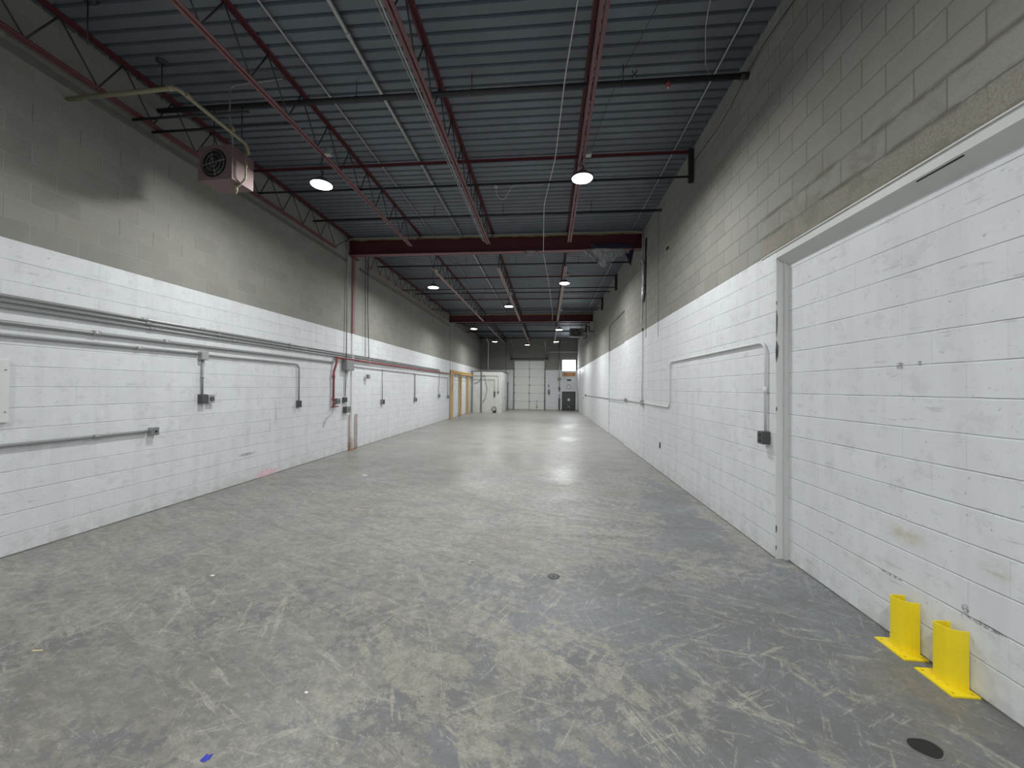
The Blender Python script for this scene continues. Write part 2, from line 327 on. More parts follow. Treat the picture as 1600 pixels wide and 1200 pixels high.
def tube(bm, pts, r, seg=8, bend=0.0, nb_=5):
    P = [Vector(p) for p in pts]
    if bend > 0:
        Q = [P[0]]
        for i in range(1, len(P)-1):
            a, b, c = P[i-1], P[i], P[i+1]
            d1 = (a-b); d2 = (c-b); k = min(bend, d1.length*.45, d2.length*.45)
            s, e = b + d1.normalized()*k, b + d2.normalized()*k
            for j in range(nb_+1):
                t = j/nb_; Q.append((1-t)**2*s + 2*t*(1-t)*b + t*t*e)
        Q.append(P[-1]); P = Q
    rings = []; up = None
    for i, p in enumerate(P):
        d = (P[min(i+1, len(P)-1)] - P[max(i-1, 0)]).normalized()
        if up is None: up = Vector((0, 0, 1)) if abs(d.z) < .9 else Vector((1, 0, 0))
        a = d.cross(up).normalized(); up = a.cross(d).normalized()
        rings.append([bm.verts.new(p + r*(math.cos(2*PI*k/seg)*a + math.sin(2*PI*k/seg)*up)) for k in range(seg)])
    for A, B in zip(rings, rings[1:]):
        for k in range(seg): 
            f = bm.faces.new((A[k], A[(k+1) % seg], B[(k+1) % seg], B[k])); f.smooth = True
    bm.faces.new(rings[0][::-1]); bm.faces.new(rings[-1])
def lathe(bm, prof, c=(0, 0, 0), axis='z', seg=24):
    """profile of (radius, height) revolved about an axis"""
    rings = []
    for r, h in prof:
        ring = []
        for k in range(seg):
            a = 2*PI*k/seg; u, v = r*math.cos(a), r*math.sin(a)
            p = {'z': (u, v, h), 'y': (u, h, v), 'x': (h, u, v)}[axis]
            ring.append(bm.verts.new((c[0]+p[0], c[1]+p[1], c[2]+p[2])))
        rings.append(ring)
    for A, B in zip(rings, rings[1:]):
        for k in range(seg):
            f = bm.faces.new((A[k], A[(k+1) % seg], B[(k+1) % seg], B[k])); f.smooth = True
    bm.faces.new(rings[0][::-1]); bm.faces.new(rings[-1])
def link(name, bm, mat, parent=None, origin=None, bevel=0.0):
    bmesh.ops.recalc_face_normals(bm, faces=bm.faces)
    if origin is not None:
        bmesh.ops.translate(bm, verts=bm.verts, vec=-Vector(origin))
    me = bpy.data.meshes.new(name); bm.to_mesh(me); bm.free()
    me.materials.append(M[mat] if isinstance(mat, str) else mat)
    o = bpy.data.objects.new(name, me); COL.objects.link(o)
    if origin is not None: o.location = origin
    if parent: o.parent = parent
    if bevel:
        b = o.modifiers.new('bevel', 'BEVEL'); b.width = bevel; b.segments = 2; b.limit_method = 'ANGLE'
    return o
def tag(o, label, cat, group=None, kind=None):
    if label: o['label'] = label
    if cat: o['category'] = cat
    if group: o['group'] = group
    if kind: o['kind'] = kind
    return o
def thing(name, loc, label, cat, group=None, rz=0.0):
    o = bpy.data.objects.new(name, None); COL.objects.link(o); o.location = loc; o.rotation_euler = (0, 0, rz); o.empty_display_size = 0.1
    return tag(o, label, cat, group)
def struct(name, bm, mat, label=None, cat=None):
    o = link(name, bm, mat); o['kind'] = 'structure'
    if label: o['label'] = label
    if cat: o['category'] = cat
    return o
def dup(root, loc, label, rz=None):
    r = root.copy(); COL.objects.link(r); r.location = loc; r['label'] = label
    if rz is not None: r.rotation_euler = (0, 0, rz)
    for ch in root.children:
        c = ch.copy(); COL.objects.link(c); c.parent = r
        for g in ch.children:
            d = g.copy(); COL.objects.link(d); d.parent = c
    return r

# ------------------------------------------------------------------ the shell
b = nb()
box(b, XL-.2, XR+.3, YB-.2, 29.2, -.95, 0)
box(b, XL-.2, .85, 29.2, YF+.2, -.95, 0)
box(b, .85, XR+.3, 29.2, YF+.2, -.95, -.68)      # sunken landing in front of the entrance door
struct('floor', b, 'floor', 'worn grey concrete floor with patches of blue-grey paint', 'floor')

b = nb()                                            # corrugated deck, ribs running across the room
prof = []; y = YB-.1
while y < YF+.1:
    prof += [(y, ZD), (y+.104, ZD), (y+.116, ZD+.030), (y+.140, ZD+.030)]; y += .1524
top = [(yy, ZD+.07) for yy in (prof[-1][0], prof[0][0])]
pa = [b.verts.new((XL-.2, a, c)) for a, c in prof]; pb = [b.verts.new((XR+.3, a, c)) for a, c in prof]
for i in range(len(prof)-1): b.faces.new((pa[i], pa[i+1], pb[i+1], pb[i]))
box(b, XL-.2, XR+.3, YB-.1, YF+.1, ZD+.06, ZD+.12)
struct('ceiling', b, 'deck', 'dark corrugated steel roof deck ribbed across the room', 'ceiling')

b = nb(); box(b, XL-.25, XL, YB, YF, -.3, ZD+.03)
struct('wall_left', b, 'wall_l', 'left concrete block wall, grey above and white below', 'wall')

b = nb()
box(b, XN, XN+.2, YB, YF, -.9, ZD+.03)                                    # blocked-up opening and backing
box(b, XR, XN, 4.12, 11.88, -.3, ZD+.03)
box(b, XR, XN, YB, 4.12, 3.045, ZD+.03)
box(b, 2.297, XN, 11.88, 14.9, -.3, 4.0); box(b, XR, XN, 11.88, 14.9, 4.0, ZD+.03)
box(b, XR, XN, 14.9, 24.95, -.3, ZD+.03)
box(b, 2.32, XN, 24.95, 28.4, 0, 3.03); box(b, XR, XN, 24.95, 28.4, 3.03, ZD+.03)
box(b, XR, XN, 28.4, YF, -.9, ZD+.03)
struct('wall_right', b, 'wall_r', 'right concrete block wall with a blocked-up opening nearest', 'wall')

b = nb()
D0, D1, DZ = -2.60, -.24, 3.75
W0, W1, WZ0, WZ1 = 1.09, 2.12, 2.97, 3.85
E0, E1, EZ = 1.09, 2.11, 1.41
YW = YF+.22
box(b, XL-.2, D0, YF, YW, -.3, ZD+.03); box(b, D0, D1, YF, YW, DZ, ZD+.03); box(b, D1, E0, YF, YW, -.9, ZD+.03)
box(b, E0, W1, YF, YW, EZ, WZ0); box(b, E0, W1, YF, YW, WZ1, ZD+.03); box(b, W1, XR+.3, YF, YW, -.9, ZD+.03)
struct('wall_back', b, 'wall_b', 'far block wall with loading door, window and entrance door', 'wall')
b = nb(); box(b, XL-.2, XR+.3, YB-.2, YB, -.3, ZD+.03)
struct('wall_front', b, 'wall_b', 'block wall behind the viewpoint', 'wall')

# lintel over the blocked-up opening
b = nb()
prism(b, [(XR, 3.043), (XR, 2.972), (XN, 2.895), (XN, 3.043)], YB, 4.12)
box(b, XR-.012, XR+.02, YB, 4.38, 3.038, 3.048)
struct('trim_1', b, 'lintel', 'pale grey steel lintel above the blocked-up opening on the right', 'lintel')
b = nb(); box(b, 2.262, 2.266, 2.37, 2.62, 2.9615, 2.966)
prism(b, [(2.262, 2.962), (2.268, 2.957), (2.268, 2.966), (2.262, 2.970)], 2.36, 2.64)
struct('trim_2', b, 'seam', 'dark slot in the pale lintel', 'gap')
b = nb()                       # chipped paint on the pier arris
for z0, dz, w in ((2.17, .30, .012), (1.98, .10, .006), (1.93, .23, .022), (1.45, .05, .010), (.25, .09, .012), (.08, .06, .008), (2.5, .05, .006)):
    pts = [(XR-.0012, z0+dz), (XR+w, z0+dz*.72), (XR+w*.8, z0+dz*.3), (XR-.0012, z0)]
    vs = [b.verts.new((a, 4.1105, c)) for a, c in pts]; b.faces.new(vs)
    vs = [b.verts.new((XR-.0012, yy, c)) for yy, c in ((4.1105, z0+dz), (4.1105+w*.7, z0+dz*.6), (4.1105+w*.5, z0+dz*.2), (4.1105, z0))]; b.faces.new(vs)
struct('trim_3', b, 'ledge', 'bare patches on the corner of the white pier', 'chipped paint')
b = nb(); box(b, 2.316, XN, 4.085, 4.12, 0, 2.94)
struct('trim_4', b, 'lintel', 'white strip closing the pier side of the opening', 'jamb')
b = nb(); box(b, XR+.001, 2.316, 4.112, 4.119, 0, 2.93)
struct('trim_10', b, 'white', 'smooth white reveal of the pier', 'reveal')
# ledge along the left wall and grey sealant joints
b = nb(); box(b, XL, XL+.03, YB, 9.6, 4.83, 4.90); box(b, XL, XL+.03, 10.3, 20.1, 4.83, 4.90)
struct('trim_5', b, 'ledge', 'mortar ledge below the joist along the left wall', 'ledge')
for i, (yy, z0, z1, w, mt) in enumerate(((9.32, 2.86, 4.62, .03, 'seam'), (8.30, 2.74, ZD, .012, 'seamg'), (19.25, 3.6, 5.0, .014, 'seamg'))):
    b = nb(); box(b, XR-.004, XR+.01, yy-w/2, yy+w/2, z0, z1)
    struct('trim_%d' % (6+i), b, mt, ('dark open joint in the right wall by the girder', 'thin grey joint in the right block wall', 'faint joint high on the right wall, far bay')[i], 'joint')
b = nb(); box(b, XL-.01, XL+.005, 20.36, 20.39, 0, 4.9)
struct('trim_9', b, 'seamg', 'vertical joint in the left wall beside the wooden posts', 'joint')

# ------------------------------------------------------------------ ceiling steel
GIRD = (9.78, 20.2)
for i, gy in enumerate(GIRD):
    t = thing('steel_girder', (XL, gy, 5.05), ('dark red steel girder across the room, nearer of the two', 'dark red steel girder across the room, farther of the two')[i], 'beam')
    W = XR - XL
    b = nb(); box(b, 0, W, -.006, .006, .014, .37); link('web_plate', b, 'red', t)
    b = nb(); box(b, 0, W, -.09, .09, 0, .014); tag(link('bottom_flange', b, 'redlit', t), None, None)
    b = nb(); box(b, 0, W, -.09, .09, .356, .37); link('top_flange', b, 'red', t)
    for xx in (.06, W-.12):
        b = nb(); box(b, xx, xx+.012, -.085, .085, .014, .356); link('stiffener', b, 'red', t)
    b = nb()
    n = 60; ring = []
    for k in range(n+1):
        xx = W*k/n; zz = .365 - random.uniform(0, .018) + (-.02 if random.random() < .07 else 0); yy = -.10 - random.uniform(0, .02)
        ring.append([b.verts.new((XL+xx, gy+p[0], 5.05+p[1])) for p in ((yy, zz), (yy-.004, .41), (yy+.01, .42), (.1, .42), (.1, .37))])
    for A, B in zip(ring, ring[1:]):
        for k in range(4): b.faces.new((A[k], A[k+1], B[k+1], B[k]))
    tag(link('insulation_strip', b, 'insul'), ('ragged yellow insulation strip on top of the nearer girder', 'ragged yellow insulation strip on top of the farther girder')[i], 'insulation')

BAYS = [(-.60, 9.68), (9.90, 20.1), (20.32, YF-.02)]
JX = [-5.03, -3.21, -1.38, .46]
ordn = ['against the left wall', 'second from the left wall', 'third from the left wall', 'nearest the right wall']
bayn = ['in the bay nearest the camera', 'in the middle bay', 'in the farthest bay']
for bi, (y0, y1) in enumerate(BAYS):
    L = y1 - y0; proto = None
    for ji, jx in enumerate(JX):
        lab = 'red open-web roof joist %s, %s' % (ordn[ji], bayn[bi])
        if proto is None:
            t = proto = thing('roof_joist', (jx, y0, 4.95), lab, 'joist', 'red open web roof joists')
            zt = ZD - 4.95
            b = nb()
            for sx in (-1, 1):
                box(b, sx*.006, sx*.044, 0, L, zt-.005, zt-.0005); box(b, sx*.006, sx*.011, 0, L, zt-.04, zt-.005)
            link('top_chord', b, 'red', t)
            b = nb(); e = .78
            for sx in (-1, 1):
                box(b, sx*.009, sx*.044, e, L-e, 0, .005); box(b, sx*.009, sx*.014, e, L-e, .005, .038)
            link('bottom_chord', b, 'redlit' if bi == 0 else 'palechord', t)
            b = nb(); n = int((L-2*e)/.61); p = (L-2*e-.1)/n; pts = [(0, .1, zt-.03)]
            for k in range(n):
                pts += [(0, e+.05+k*p, .025), (0, e+.05+k*p+p*.42, zt-.03)]
            pts += [(0, L-e-.05, .025), (0, L-.1, zt-.03)]
            for A, B in zip(pts, pts[1:]): tube(b, [A, B], .009, 6)
            link('web_bar', b, 'rod', t)
            for q0 in (0, L-.1):
                b = nb(); box(b, -.045, .045, q0, q0+.1, zt-.045, zt-.04); link('end_seat', b, 'red', t)
        else:
            dup(proto, (jx, y0, 4.95), lab)

brn = ['nearest the camera', 'second from the camera', 'third from the camera', 'farthest but one', 'farthest']
for i, yb in enumerate((2.95, 6.36, 13.16, 16.46, 23.3)):
    t = thing('joist_bridging', (XL, yb, 5.0), 'cross bridging angles through the joists, ' + brn[i], 'bridging', 'joist bridging rows')
    W = 2.19 - XL
    b = nb(); box(b, .01, W, -.018, .018, .405, .410); box(b, .01, W, .014, .018, .375, .405); link('top_angle', b, 'red', t)
    b = nb(); box(b, .01, W, -.012, .012, .008, .012); box(b, .01, W, .008, .012, -.014, .008); link('bottom_angle', b, 'black' if i else 'black', t)
    b = nb(); box(b, W-.02, W+.058, -.02, .02, -.10, .43); link('wall_bracket', b, 'black', t)

pn = ['nearest', 'second nearest', 'third nearest', 'fourth nearest', 'fifth nearest', 'sixth nearest', 'seventh nearest', 'farthest']
for i, (yp, r) in enumerate(((4.68, .032), (8.09, .022), (11.35, .022), (14.75, .02), (18.1, .02), (21.6, .045), (24.9, .045), (28.3, .03))):
    t = thing('ceiling_pipe', (XL, yp, 5.25), 'black pipe crossing under the roof deck, %s of eight' % pn[i], 'pipe', 'black cross pipes')
    b = nb(); tube(b, [(.04, 0, 0), (2.20-XL, 0, 0)], r, 10); link('pipe_run', b, 'black', t)
    b = nb(); tube(b, [(2.16-XL, 0, 0), (2.25-XL, 0, 0)], r*1.25, 10); link('end_cap', b, 'black', t)
    for xx in (2.74, 4.2, 6.0):
        b = nb(); tube(b, [(xx, 0, r*.9), (xx, 0, ZD-5.25)], .005, 6); lathe(b, [(r*1.2, -.012), (r*1.2, .012)], (xx, 0, 0), 'x', 10); link('hanger', b, 'black', t)
t = thing('fire_bell', (1.36, 4.66, 5.19), 'small red fitting hanging on the nearest black cross pipe', 'fitting')
b = nb(); lathe(b, [(.005, -.035), (.026, -.03), (.03, 0), (.022, .02), (.01, .032)], (0, 0, 0)); link('bell_cup', b, 'redpipe', t)
b = nb(); lathe(b, [(.006, -.05), (.01, -.04), (.008, -.034)], (0, 0, 0), 'z', 10); tag(link('tip', b, 'rope', t), 'pale tip', None)
t = thing('pipe_hook', (.98, 4.66, 5.28), 'black double hook standing on the nearest cross pipe', 'hook')
b = nb(); tube(b, [(-.02, 0, 0), (-.025, 0, .03), (0, 0, .05), (.025, 0, .03), (.02, 0, 0)], .006, 6); tube(b, [(-.02, 0, .10), (-.022, 0, .075), (0, 0, .055), (.022, 0, .075), (.02, 0, .10)], .006, 6); link('hook_wire', b, 'black', t)

# conduits along the deck
def run(name, pts, r, mat, label, cat='conduit', group=None, bend=.1, couplers=(), seg=8, cm=None):
    t = thing(name, pts[0], label, cat, group)
    o = Vector(pts[0]); b = nb(); tube(b, [Vector(p)-o for p in pts], r, seg, bend); link('tube', b, mat, t)
    for c, d in couplers:
        b = nb(); c = Vector(c)-o; d = Vector(d).normalized()
        tube(b, [c-d*.035, c+d*.035], r*1.35, seg); link('coupling', b, cm or mat, t)
    return t
zc = ZD-.028
run('ceiling_conduit', [(-2.86, -1, zc), (-2.86, 9.66, zc)], .010, 'galv', 'thin pale conduit on the deck between the left joists', group='ceiling conduits')
run('ceiling_conduit', [(-2.16, -1, zc-.01), (-2.16, 9.66, zc-.01)], .024, 'galv', 'thick pale conduit on the deck left of the third joist', couplers=[((-2.16, 4.0, zc-.01), (0, 1, 0)), ((-2.16, 7.0, zc-.01), (0, 1, 0))], group='ceiling conduits')
run('ceiling_conduit', [(-1.46, .3, 4.97), (-1.46, 8.8, 4.97)], .009, 'galv', 'thin conduit strapped beside the third joist, nearer of its pair', group='ceiling conduits')
run('ceiling_conduit', [(-1.50, .3, 4.99), (-1.50, 8.8, 4.99)], .008, 'galvd', 'thin conduit strapped beside the third joist, outer of its pair', group='ceiling conduits')
run('ceiling_conduit', [(1.96, -1, zc), (1.96, 9.60, zc)], .011, 'galv', 'pale conduit on the deck near the right wall, nearest bay', group='ceiling conduits')
run('ceiling_conduit', [(-2.80, 10.0, zc), (-2.80, 18.0, zc)], .011, 'galvd', 'thin pale conduit on the deck in the middle bay, left', couplers=[((-2.80, 13.0, zc-.01), (1, 0, 0))], group='ceiling conduits')
run('ceiling_conduit', [(-2.12, 10.0, zc-.01), (-2.12, 20.0, zc-.01)], .024, 'galv', 'thick pale conduit on the deck in the middle bay', group='ceiling conduits')
run('ceiling_conduit', [(1.90, 10.0, zc), (1.90, 20.0, zc)], .011, 'galv', 'pale conduit on the deck near the right wall, middle bay', group='ceiling conduits')
run('ceiling_conduit', [(-5.10, 9.56, 2.32), (-5.10, 9.56, 5.42), (2.12, 9.56, 5.42), (2.22, 9.56, 5.38), (2.22, 9.56, 4.95)], .014, 'galvd', 'conduit rising from the big junction box and crossing before the girder', bend=.14)
run('ceiling_conduit', [(XL+.3, 13.3, 5.02), (XR-.05, 13.3, 5.02)], .010, 'galv', 'pale conduit crossing the middle bay from wall to wall', group='ceiling conduits')
run('hanging_wire', [(.32, 3.0, 5.34), (.17, 4.45, 5.2), (.09, 6.0, 5.18), (-.10, 7.7, 5.25), (-.13, 9.55, 4.98)], .006, 'rope', 'off-white cord sagging from the deck to the nearer girder', 'cord', bend=.2)
run('hanging_wire', [(-.13, 9.9, 5.03), (.0, 12.6, 5.1), (.18, 17.2, 4.95), (.2, 18.9, 4.9)], .007, 'rope', 'off-white cord continuing through the middle bay', 'cord', bend=.2)
run('hanging_wire', [(1.15, 3.3, 5.42), (1.02, 3.9, 5.36), (.78, 5.0, 5.40), (.66, 6.2, 5.42), (.62, 7.0, 5.42)], .004, 'black', 'thin black wire under the deck right of the last joist', 'cord', bend=.2)
run('hanging_wire', [(1.50, 3.75, 5.42), (1.56, 4.1, 5.36), (1.76, 4.62, 5.3), (1.93, 4.78, 5.33)], .005, 'galv', 'grey looping wire hanging near the right wall', 'cord', bend=.15)
run('hanging_wire', [(XR-.04, 3.6, 5.2), (XR-.03, 4.4, 5.30), (XR-.03, 5.2, 5.12), (XR-.03, 6.4, 5.2)], .004, 'black', 'black cable sagging high on the right wall', 'cord', bend=.3)
t = thing('deck_smoke_detector', (-1.0, 7.3, ZD-.001), 'small pale round detector with a loose wire under the deck', 'detector')
b = nb(); lathe(b, [(.03, 0), (.045, -.02), (.04, -.045), (.02, -.05)]); link('detector_body', b, 'galv', t)
b = nb(); tube(b, [(0, 0, -.04), (.0, .15, -.14), (.14, .2, -.2), (.22, .1, -.1), (.3, 0, -.02), (.9, 0, -.02)], .004, 6, .08); link('wire', b, 'rope', t)

# ------------------------------------------------------------------ lamps
def make_lamp(loc, label, drop):
    t = thing('high_bay_light', loc, label, 'ceiling light', 'round LED high bay lights')
    b = nb(); lathe(b, [(.150, 0.0), (.155, .012), (.150, .028), (.105, .045), (.075, .085), (.05, .10), (.02, .105)], seg=32); link('housing', b, 'dbox', t)
    b = nb(); lathe(b, [(.142, -.002), (.140, -.006), (.01, -.008)], seg=32); tag(link('lens', b, 'led', t), 'glowing white lens', None)
    b = nb(); tube(b, [(0, 0, .10), (0, 0, .15), (.02, 0, .17), (0, 0, .19), (-.015, 0, .175)], .006, 6, .01); link('hook', b, 'black', t)
    b = nb(); tube(b, [(0, 0, .12), (.03, .02, .2), (-.06, .02, drop*.55), (.02, .02, drop-.03), (.07, .02, drop)], .005, 6, .06); link('cord', b, 'black', t)
    b = nb(); box(b, .045, .125, -.03, .05, drop-.02, drop+.07); link('junction_box', b, 'galv', t, bevel=.006)
    b = nb(); tube(b, [(0, 0, .17), (0, 0, drop)], .004, 6); link('hanging_rod', b, 'black', t)
    return t
lamps = [(-3.21, 5.27, 4.51, 'round LED lamp glowing nearest on the left'),
         (.46, 5.56, 4.61, 'round LED lamp glowing nearest on the right'),
         (-3.21, 10.74, 4.45, 'round LED lamp just past the nearer girder, left'),
         (.46, 11.45, 4.70, 'round LED lamp just past the nearer girder, right'),
         (-1.38, 13.69, 4.51, 'single round LED lamp in the middle of the middle bay'),
         (-3.21, 16.8, 4.20, 'round LED lamp seen just below the farther girder, left'),
         (.46, 16.62, 4.12, 'round LED lamp seen just below the farther girder, right'),
         (-3.21, 23.6, 4.44, 'round LED lamp in the farthest bay, left of three'),
         (-1.38, 26.3, 4.54, 'round LED lamp in the farthest bay, centre of three'),
         (.46, 22.6, 4.31, 'round LED lamp in the farthest bay, right of three'),
         (-3.21, -1.0, 4.50, 'round LED lamp behind the viewpoint, left'),
         (.46, -.9, 4.60, 'round LED lamp behind the viewpoint, right')]
for i, (x, y, z, lab) in enumerate(lamps):
    t = make_lamp((x, y, z), lab, 4.95-z)
    la = bpy.data.lights.new('lamp_light', 'AREA'); la.shape = 'DISK'; la.size = .27; la.energy = LAMP_W*(1.0 if i < 10 else 1.9); la.color = (.985, 1.0, .985); la.spread = math.radians(180)
    lo = bpy.data.objects.new('lamp_light', la); COL.objects.link(lo); lo.location = (0, 0, -.02); lo.parent = t
la = bpy.data.lights.new('daylight', 'AREA'); la.shape = 'RECTANGLE'; la.size = 1.0; la.size_y = .85; la.energy = 25; la.color = (.85, .93, 1)
lo = bpy.data.objects.new('window_daylight', la); COL.objects.link(lo); lo.location = (1.6, YF+.05, 3.41); lo.rotation_euler = (-PI/2, 0, 0)

# ------------------------------------------------------------------ left wall services
xc = XL+.028
for i, (z, r, y1, lab) in enumerate(((2.495, .016, 18.3, 'uppermost of the long conduits on the left wall'), (2.445, .019, 18.3, 'second conduit down on the left wall'), (2.388, .017, 20.2, 'third conduit down on the left wall'))):
    run('wall_conduit', [(xc, -1, z), (xc, y1, z-.005)], r, 'galvd' if i else 'galv', lab, group='long left wall conduits',
        couplers=[((xc, 4.55+i*.05, z), (0, 1, 0)), ((xc, 7.4, z), (0, 1, 0)), ((xc, 5.4+i*.3, z), (0, 1, 0)), ((xc, 12+i, z), (0, 1, 0))])
run('wall_conduit', [(xc, -1, 2.243), (xc, 9.0, 2.235)], .022, 'galvd', 'thickest long conduit on the left wall, fourth down', couplers=[((xc, 4.02, 2.242), (0, 1, 0)), ((xc, 4.85, 2.242), (0, 1, 0))], cm='galv')
run('wall_conduit', [(xc, -1, 2.12), (xc, 5.35, 2.12)], .016, 'galvd', 'lowest long conduit on the left wall, running to the tee box', couplers=[((xc, 4.5, 2.12), (0, 1, 0))], cm='galv')
run('wall_conduit', [(xc, 5.48, 2.115), (xc, 7.70, 2.11), (xc, 7.70, 1.36)], .014, 'galvd', 'conduit bending down to a socket box on the left wall', bend=.14)
run('wall_conduit', [(xc, -1, 1.10), (xc, 4.63, 1.062)], .017, 'galvd', 'low conduit on the left wall ending at a small box', couplers=[((xc, 4.05, 1.064), (0, 1, 0))])

def wbox(name, y, z, w, h, d, label, mat='box', face='dbox', wallx=XL, sgn=1, cat='outlet box', holes=2, group=None):
    t = thing(name, (wallx, y, z), label, cat, group)
    b = nb(); box(b, min(0, sgn*d), max(0, sgn*d), -w/2, w/2, -h/2, h/2); link('box_body', b, mat, t, bevel=.004)
    b = nb(); box(b, min(sgn*d, sgn*(d+.004)), max(sgn*d, sgn*(d+.004)), -w*.46, w*.46, -h*.46, h*.46); link('cover_plate', b, face, t)
    for k in range(holes):
        zz = (k-(holes-1)/2)*h*.42
        b = nb(); lathe(b, [(min(w, h)*.17, 0), (min(w, h)*.17, sgn*.006)], (sgn*(d+.004), 0, zz), 'x', 12); link('socket', b, 'black', t)
    return t
t = wbox('junction_box', 5.415, 2.10, .12, .12, .07, 'small metal tee box where the lowest left conduit drops', 'galv', 'galv', holes=0)
b = nb(); tube(b, [(.028, 0, -.06), (.028, 0, -.60)], .013, 8); link('drop_conduit', b, 'galvd', t)
b = nb(); tube(b, [(.028, 0, -.30), (.028, 0, -.34)], .018, 8); link('coupling', b, 'galvd', t)
t = wbox('outlet_box', 5.415, 1.455, .10, .14, .07, 'metal socket box below the tee box on the left wall', 'dbox', 'dbox', holes=0)
b = nb(); box(b, .01, .065, .07, .19, -.06, .065); link('socket_box', b, 'galv', t, bevel=.004)
b = nb(); lathe(b, [(.036, 0), (.036, .01)], (.065, .13, 0), 'x', 14); link('socket', b, 'dbox', t)
wbox('outlet_box', 4.69, 1.055, .085, .105, .07, 'small grey box at the end of the low left conduit', 'galv', 'box', holes=1)
wbox('outlet_box', 7.70, 1.29, .10, .14, .06, 'dark socket box under the bent conduit on the left wall', 'dbox', 'dbox')
# painted panel at the left edge
t = thing('panel_cover', (XL, 2.95, 1.59), 'white painted flat panel cover at the left edge of view', 'wall panel')
b = nb(); box(b, 0, .028, -.36, .36, -.30, .30); link('cover_plate', b, 'white', t, bevel=.004)
for yy, zz in ((.33, .2), (.33, -.2)):
    b = nb(); lathe(b, [(.008, 0), (.006, .005)], (.028, yy, zz), 'x', 8); link('screw', b, 'box', t)
# red gas line
run('gas_pipe', [(xc+.04, 20.2, 2.37), (xc+.04, 9.10, 2.352)], .026, 'redpipe', 'long red gas pipe running level along the left wall', 'pipe', couplers=[((xc+.04, 15.2, 2.36), (0, 1, 0)), ((xc+.04, 9.14, 2.352), (0, 1, 0))])
t = run('gas_pipe', [(xc+.04, 9.08, 2.37), (xc+.05, 9.05, 2.22), (xc+.02, 8.98, 2.0), (xc+.02, 8.98, 1.32)], .026, 'redpipe', 'red gas pipe dropping down the left wall to a valve', 'pipe', bend=.05,
        couplers=[((xc+.02, 8.98, 1.36), (0, 0, 1)), ((xc+.02, 8.98, 1.9), (0, 0, 1))])
o0 = Vector((xc+.04, 9.08, 2.37))
b = nb(); tube(b, [Vector((xc+.02, 8.98, 1.34))-o0, Vector((xc+.02, 8.98, 1.16))-o0], .02, 8); tube(b, [Vector((xc+.02, 8.9, 1.17))-o0, Vector((xc+.02, 9.22, 1.17))-o0], .014, 8); link('valve_tee', b, 'redpipe', t)
b = nb(); tube(b, [Vector((xc+.02, 8.98, 1.16))-o0, Vector((xc+.01, 8.95, 1.0))-o0, Vector((xc, 8.7, .9))-o0, Vector((xc, 8.6, .72))-o0], .006, 6, .08); link('loose_lead', b, 'galvd', t)
wbox('gas_regulator', 9.14, 1.30, .14, .14, .10, 'grey valve box beside the bottom of the red pipe', 'box', 'box', holes=1, cat='valve box')
b = nb()
t = thing('junction_box', (XL, 9.62, 2.20), 'largest grey junction box on the left wall beneath the girder', 'junction box')
b = nb(); box(b, 0, .13, -.19, .19, -.13, .13); link('box_body', b, 'box', t, bevel=.006)
b = nb(); box(b, .13, .137, -.18, .18, -.12, .12); link('cover_plate', b, 'box', t)
b = nb(); tube(b, [(.03, -.05, -.13), (.03, -.05, -.80)], .012, 8); tube(b, [(.03, .0, -.13), (.03, -.01, -.4), (.03, -.05, -.80)], .008, 8, .1); link('drop_conduit', b, 'galvd', t)
wbox('outlet_box', 9.55, 1.32, .14, .13, .06, 'dark box on the drop below the largest junction box', 'dbox', 'dbox')
t = wbox('outlet_box', 9.62, 1.07, .22, .15, .10, 'grey box lowest below the largest junction box', 'dbox', 'box', holes=1)
b = nb(); tube(b, [(.03, 0, .07), (.03, 0, .17)], .010, 8); link('conduit_stub', b, 'galvd', t)
run('wall_conduit', [(xc, 9.82, 2.19), (xc, 20.0, 2.15)], .012, 'galvd', 'thin conduit feeding the far drops on the left wall', couplers=[((xc, 11.8, 2.185), (0, 1, 0)), ((xc, 14.8, 2.17), (0, 1, 0)), ((xc, 17.4, 2.16), (0, 1, 0))])
for i, (yy, z0, z1, two, lab) in enumerate(((11.82, 1.19, 2.18, 0, 'socket drop on the left wall, first past the girder'), (14.86, 1.17, 2.16, 1, 'double conduit socket drop on the left wall, second past the girder'),
                                            (18.2, 1.25, 2.42, 0, 'socket drop on the left wall with a crooked conduit'), (19.86, 1.17, 2.14, 0, 'socket drop on the left wall just before the wooden posts'),
                                            (22.9, 1.25, 2.2, 0, 'socket drop on the left wall between the wooden posts'))):
    t = wbox('outlet_box', yy, z0, .16, .15, .08, lab, 'box', 'dbox', holes=1, group='left wall socket drops')
    b = nb(); h = z1-z0
    if i == 2: tube(b, [(.03, 0, .08), (.03, -.08, .35), (.03, .05, .55), (.03, .05, h)], .013, 8, .1)
    else: tube(b, [(.03, 0, .08), (.03, 0, h)], .012, 8)
    if two: tube(b, [(.03, -.08, .06), (.03, -.08, h-.1), (.03, -.04, h)], .010, 8, .05)
    link('drop_conduit', b, 'galvd', t)
# cables dropping from the roof
for i, (yy, y2, z0) in enumerate(((10.5, 10.56, 2.50), (10.66, 10.80, 2.47))):
    run('drop_cable', [(XL+.07, yy, ZD-.1), (XL+.06, yy+.02, 4.0), (XL+.06, y2, z0)], .011 if i else .008, 'black', ('thin black cable dropping down the left wall past the girder', 'thicker black cable beside it, bowed toward the far end')[i], 'cable', bend=.3)
t = run('drop_cable', [(XL+.08, 10.80, 2.5), (XL+.09, 10.84, 2.2), (XL+.09, 10.70, 1.98)], .005, 'rope', 'pale cord hanging with a small socket at its end', 'cable', bend=.1)
b = nb(); box(b, -.02, .05, -.17, -.04, -.62, -.50); link('hanging_socket', b, 'box', t, bevel=.01)
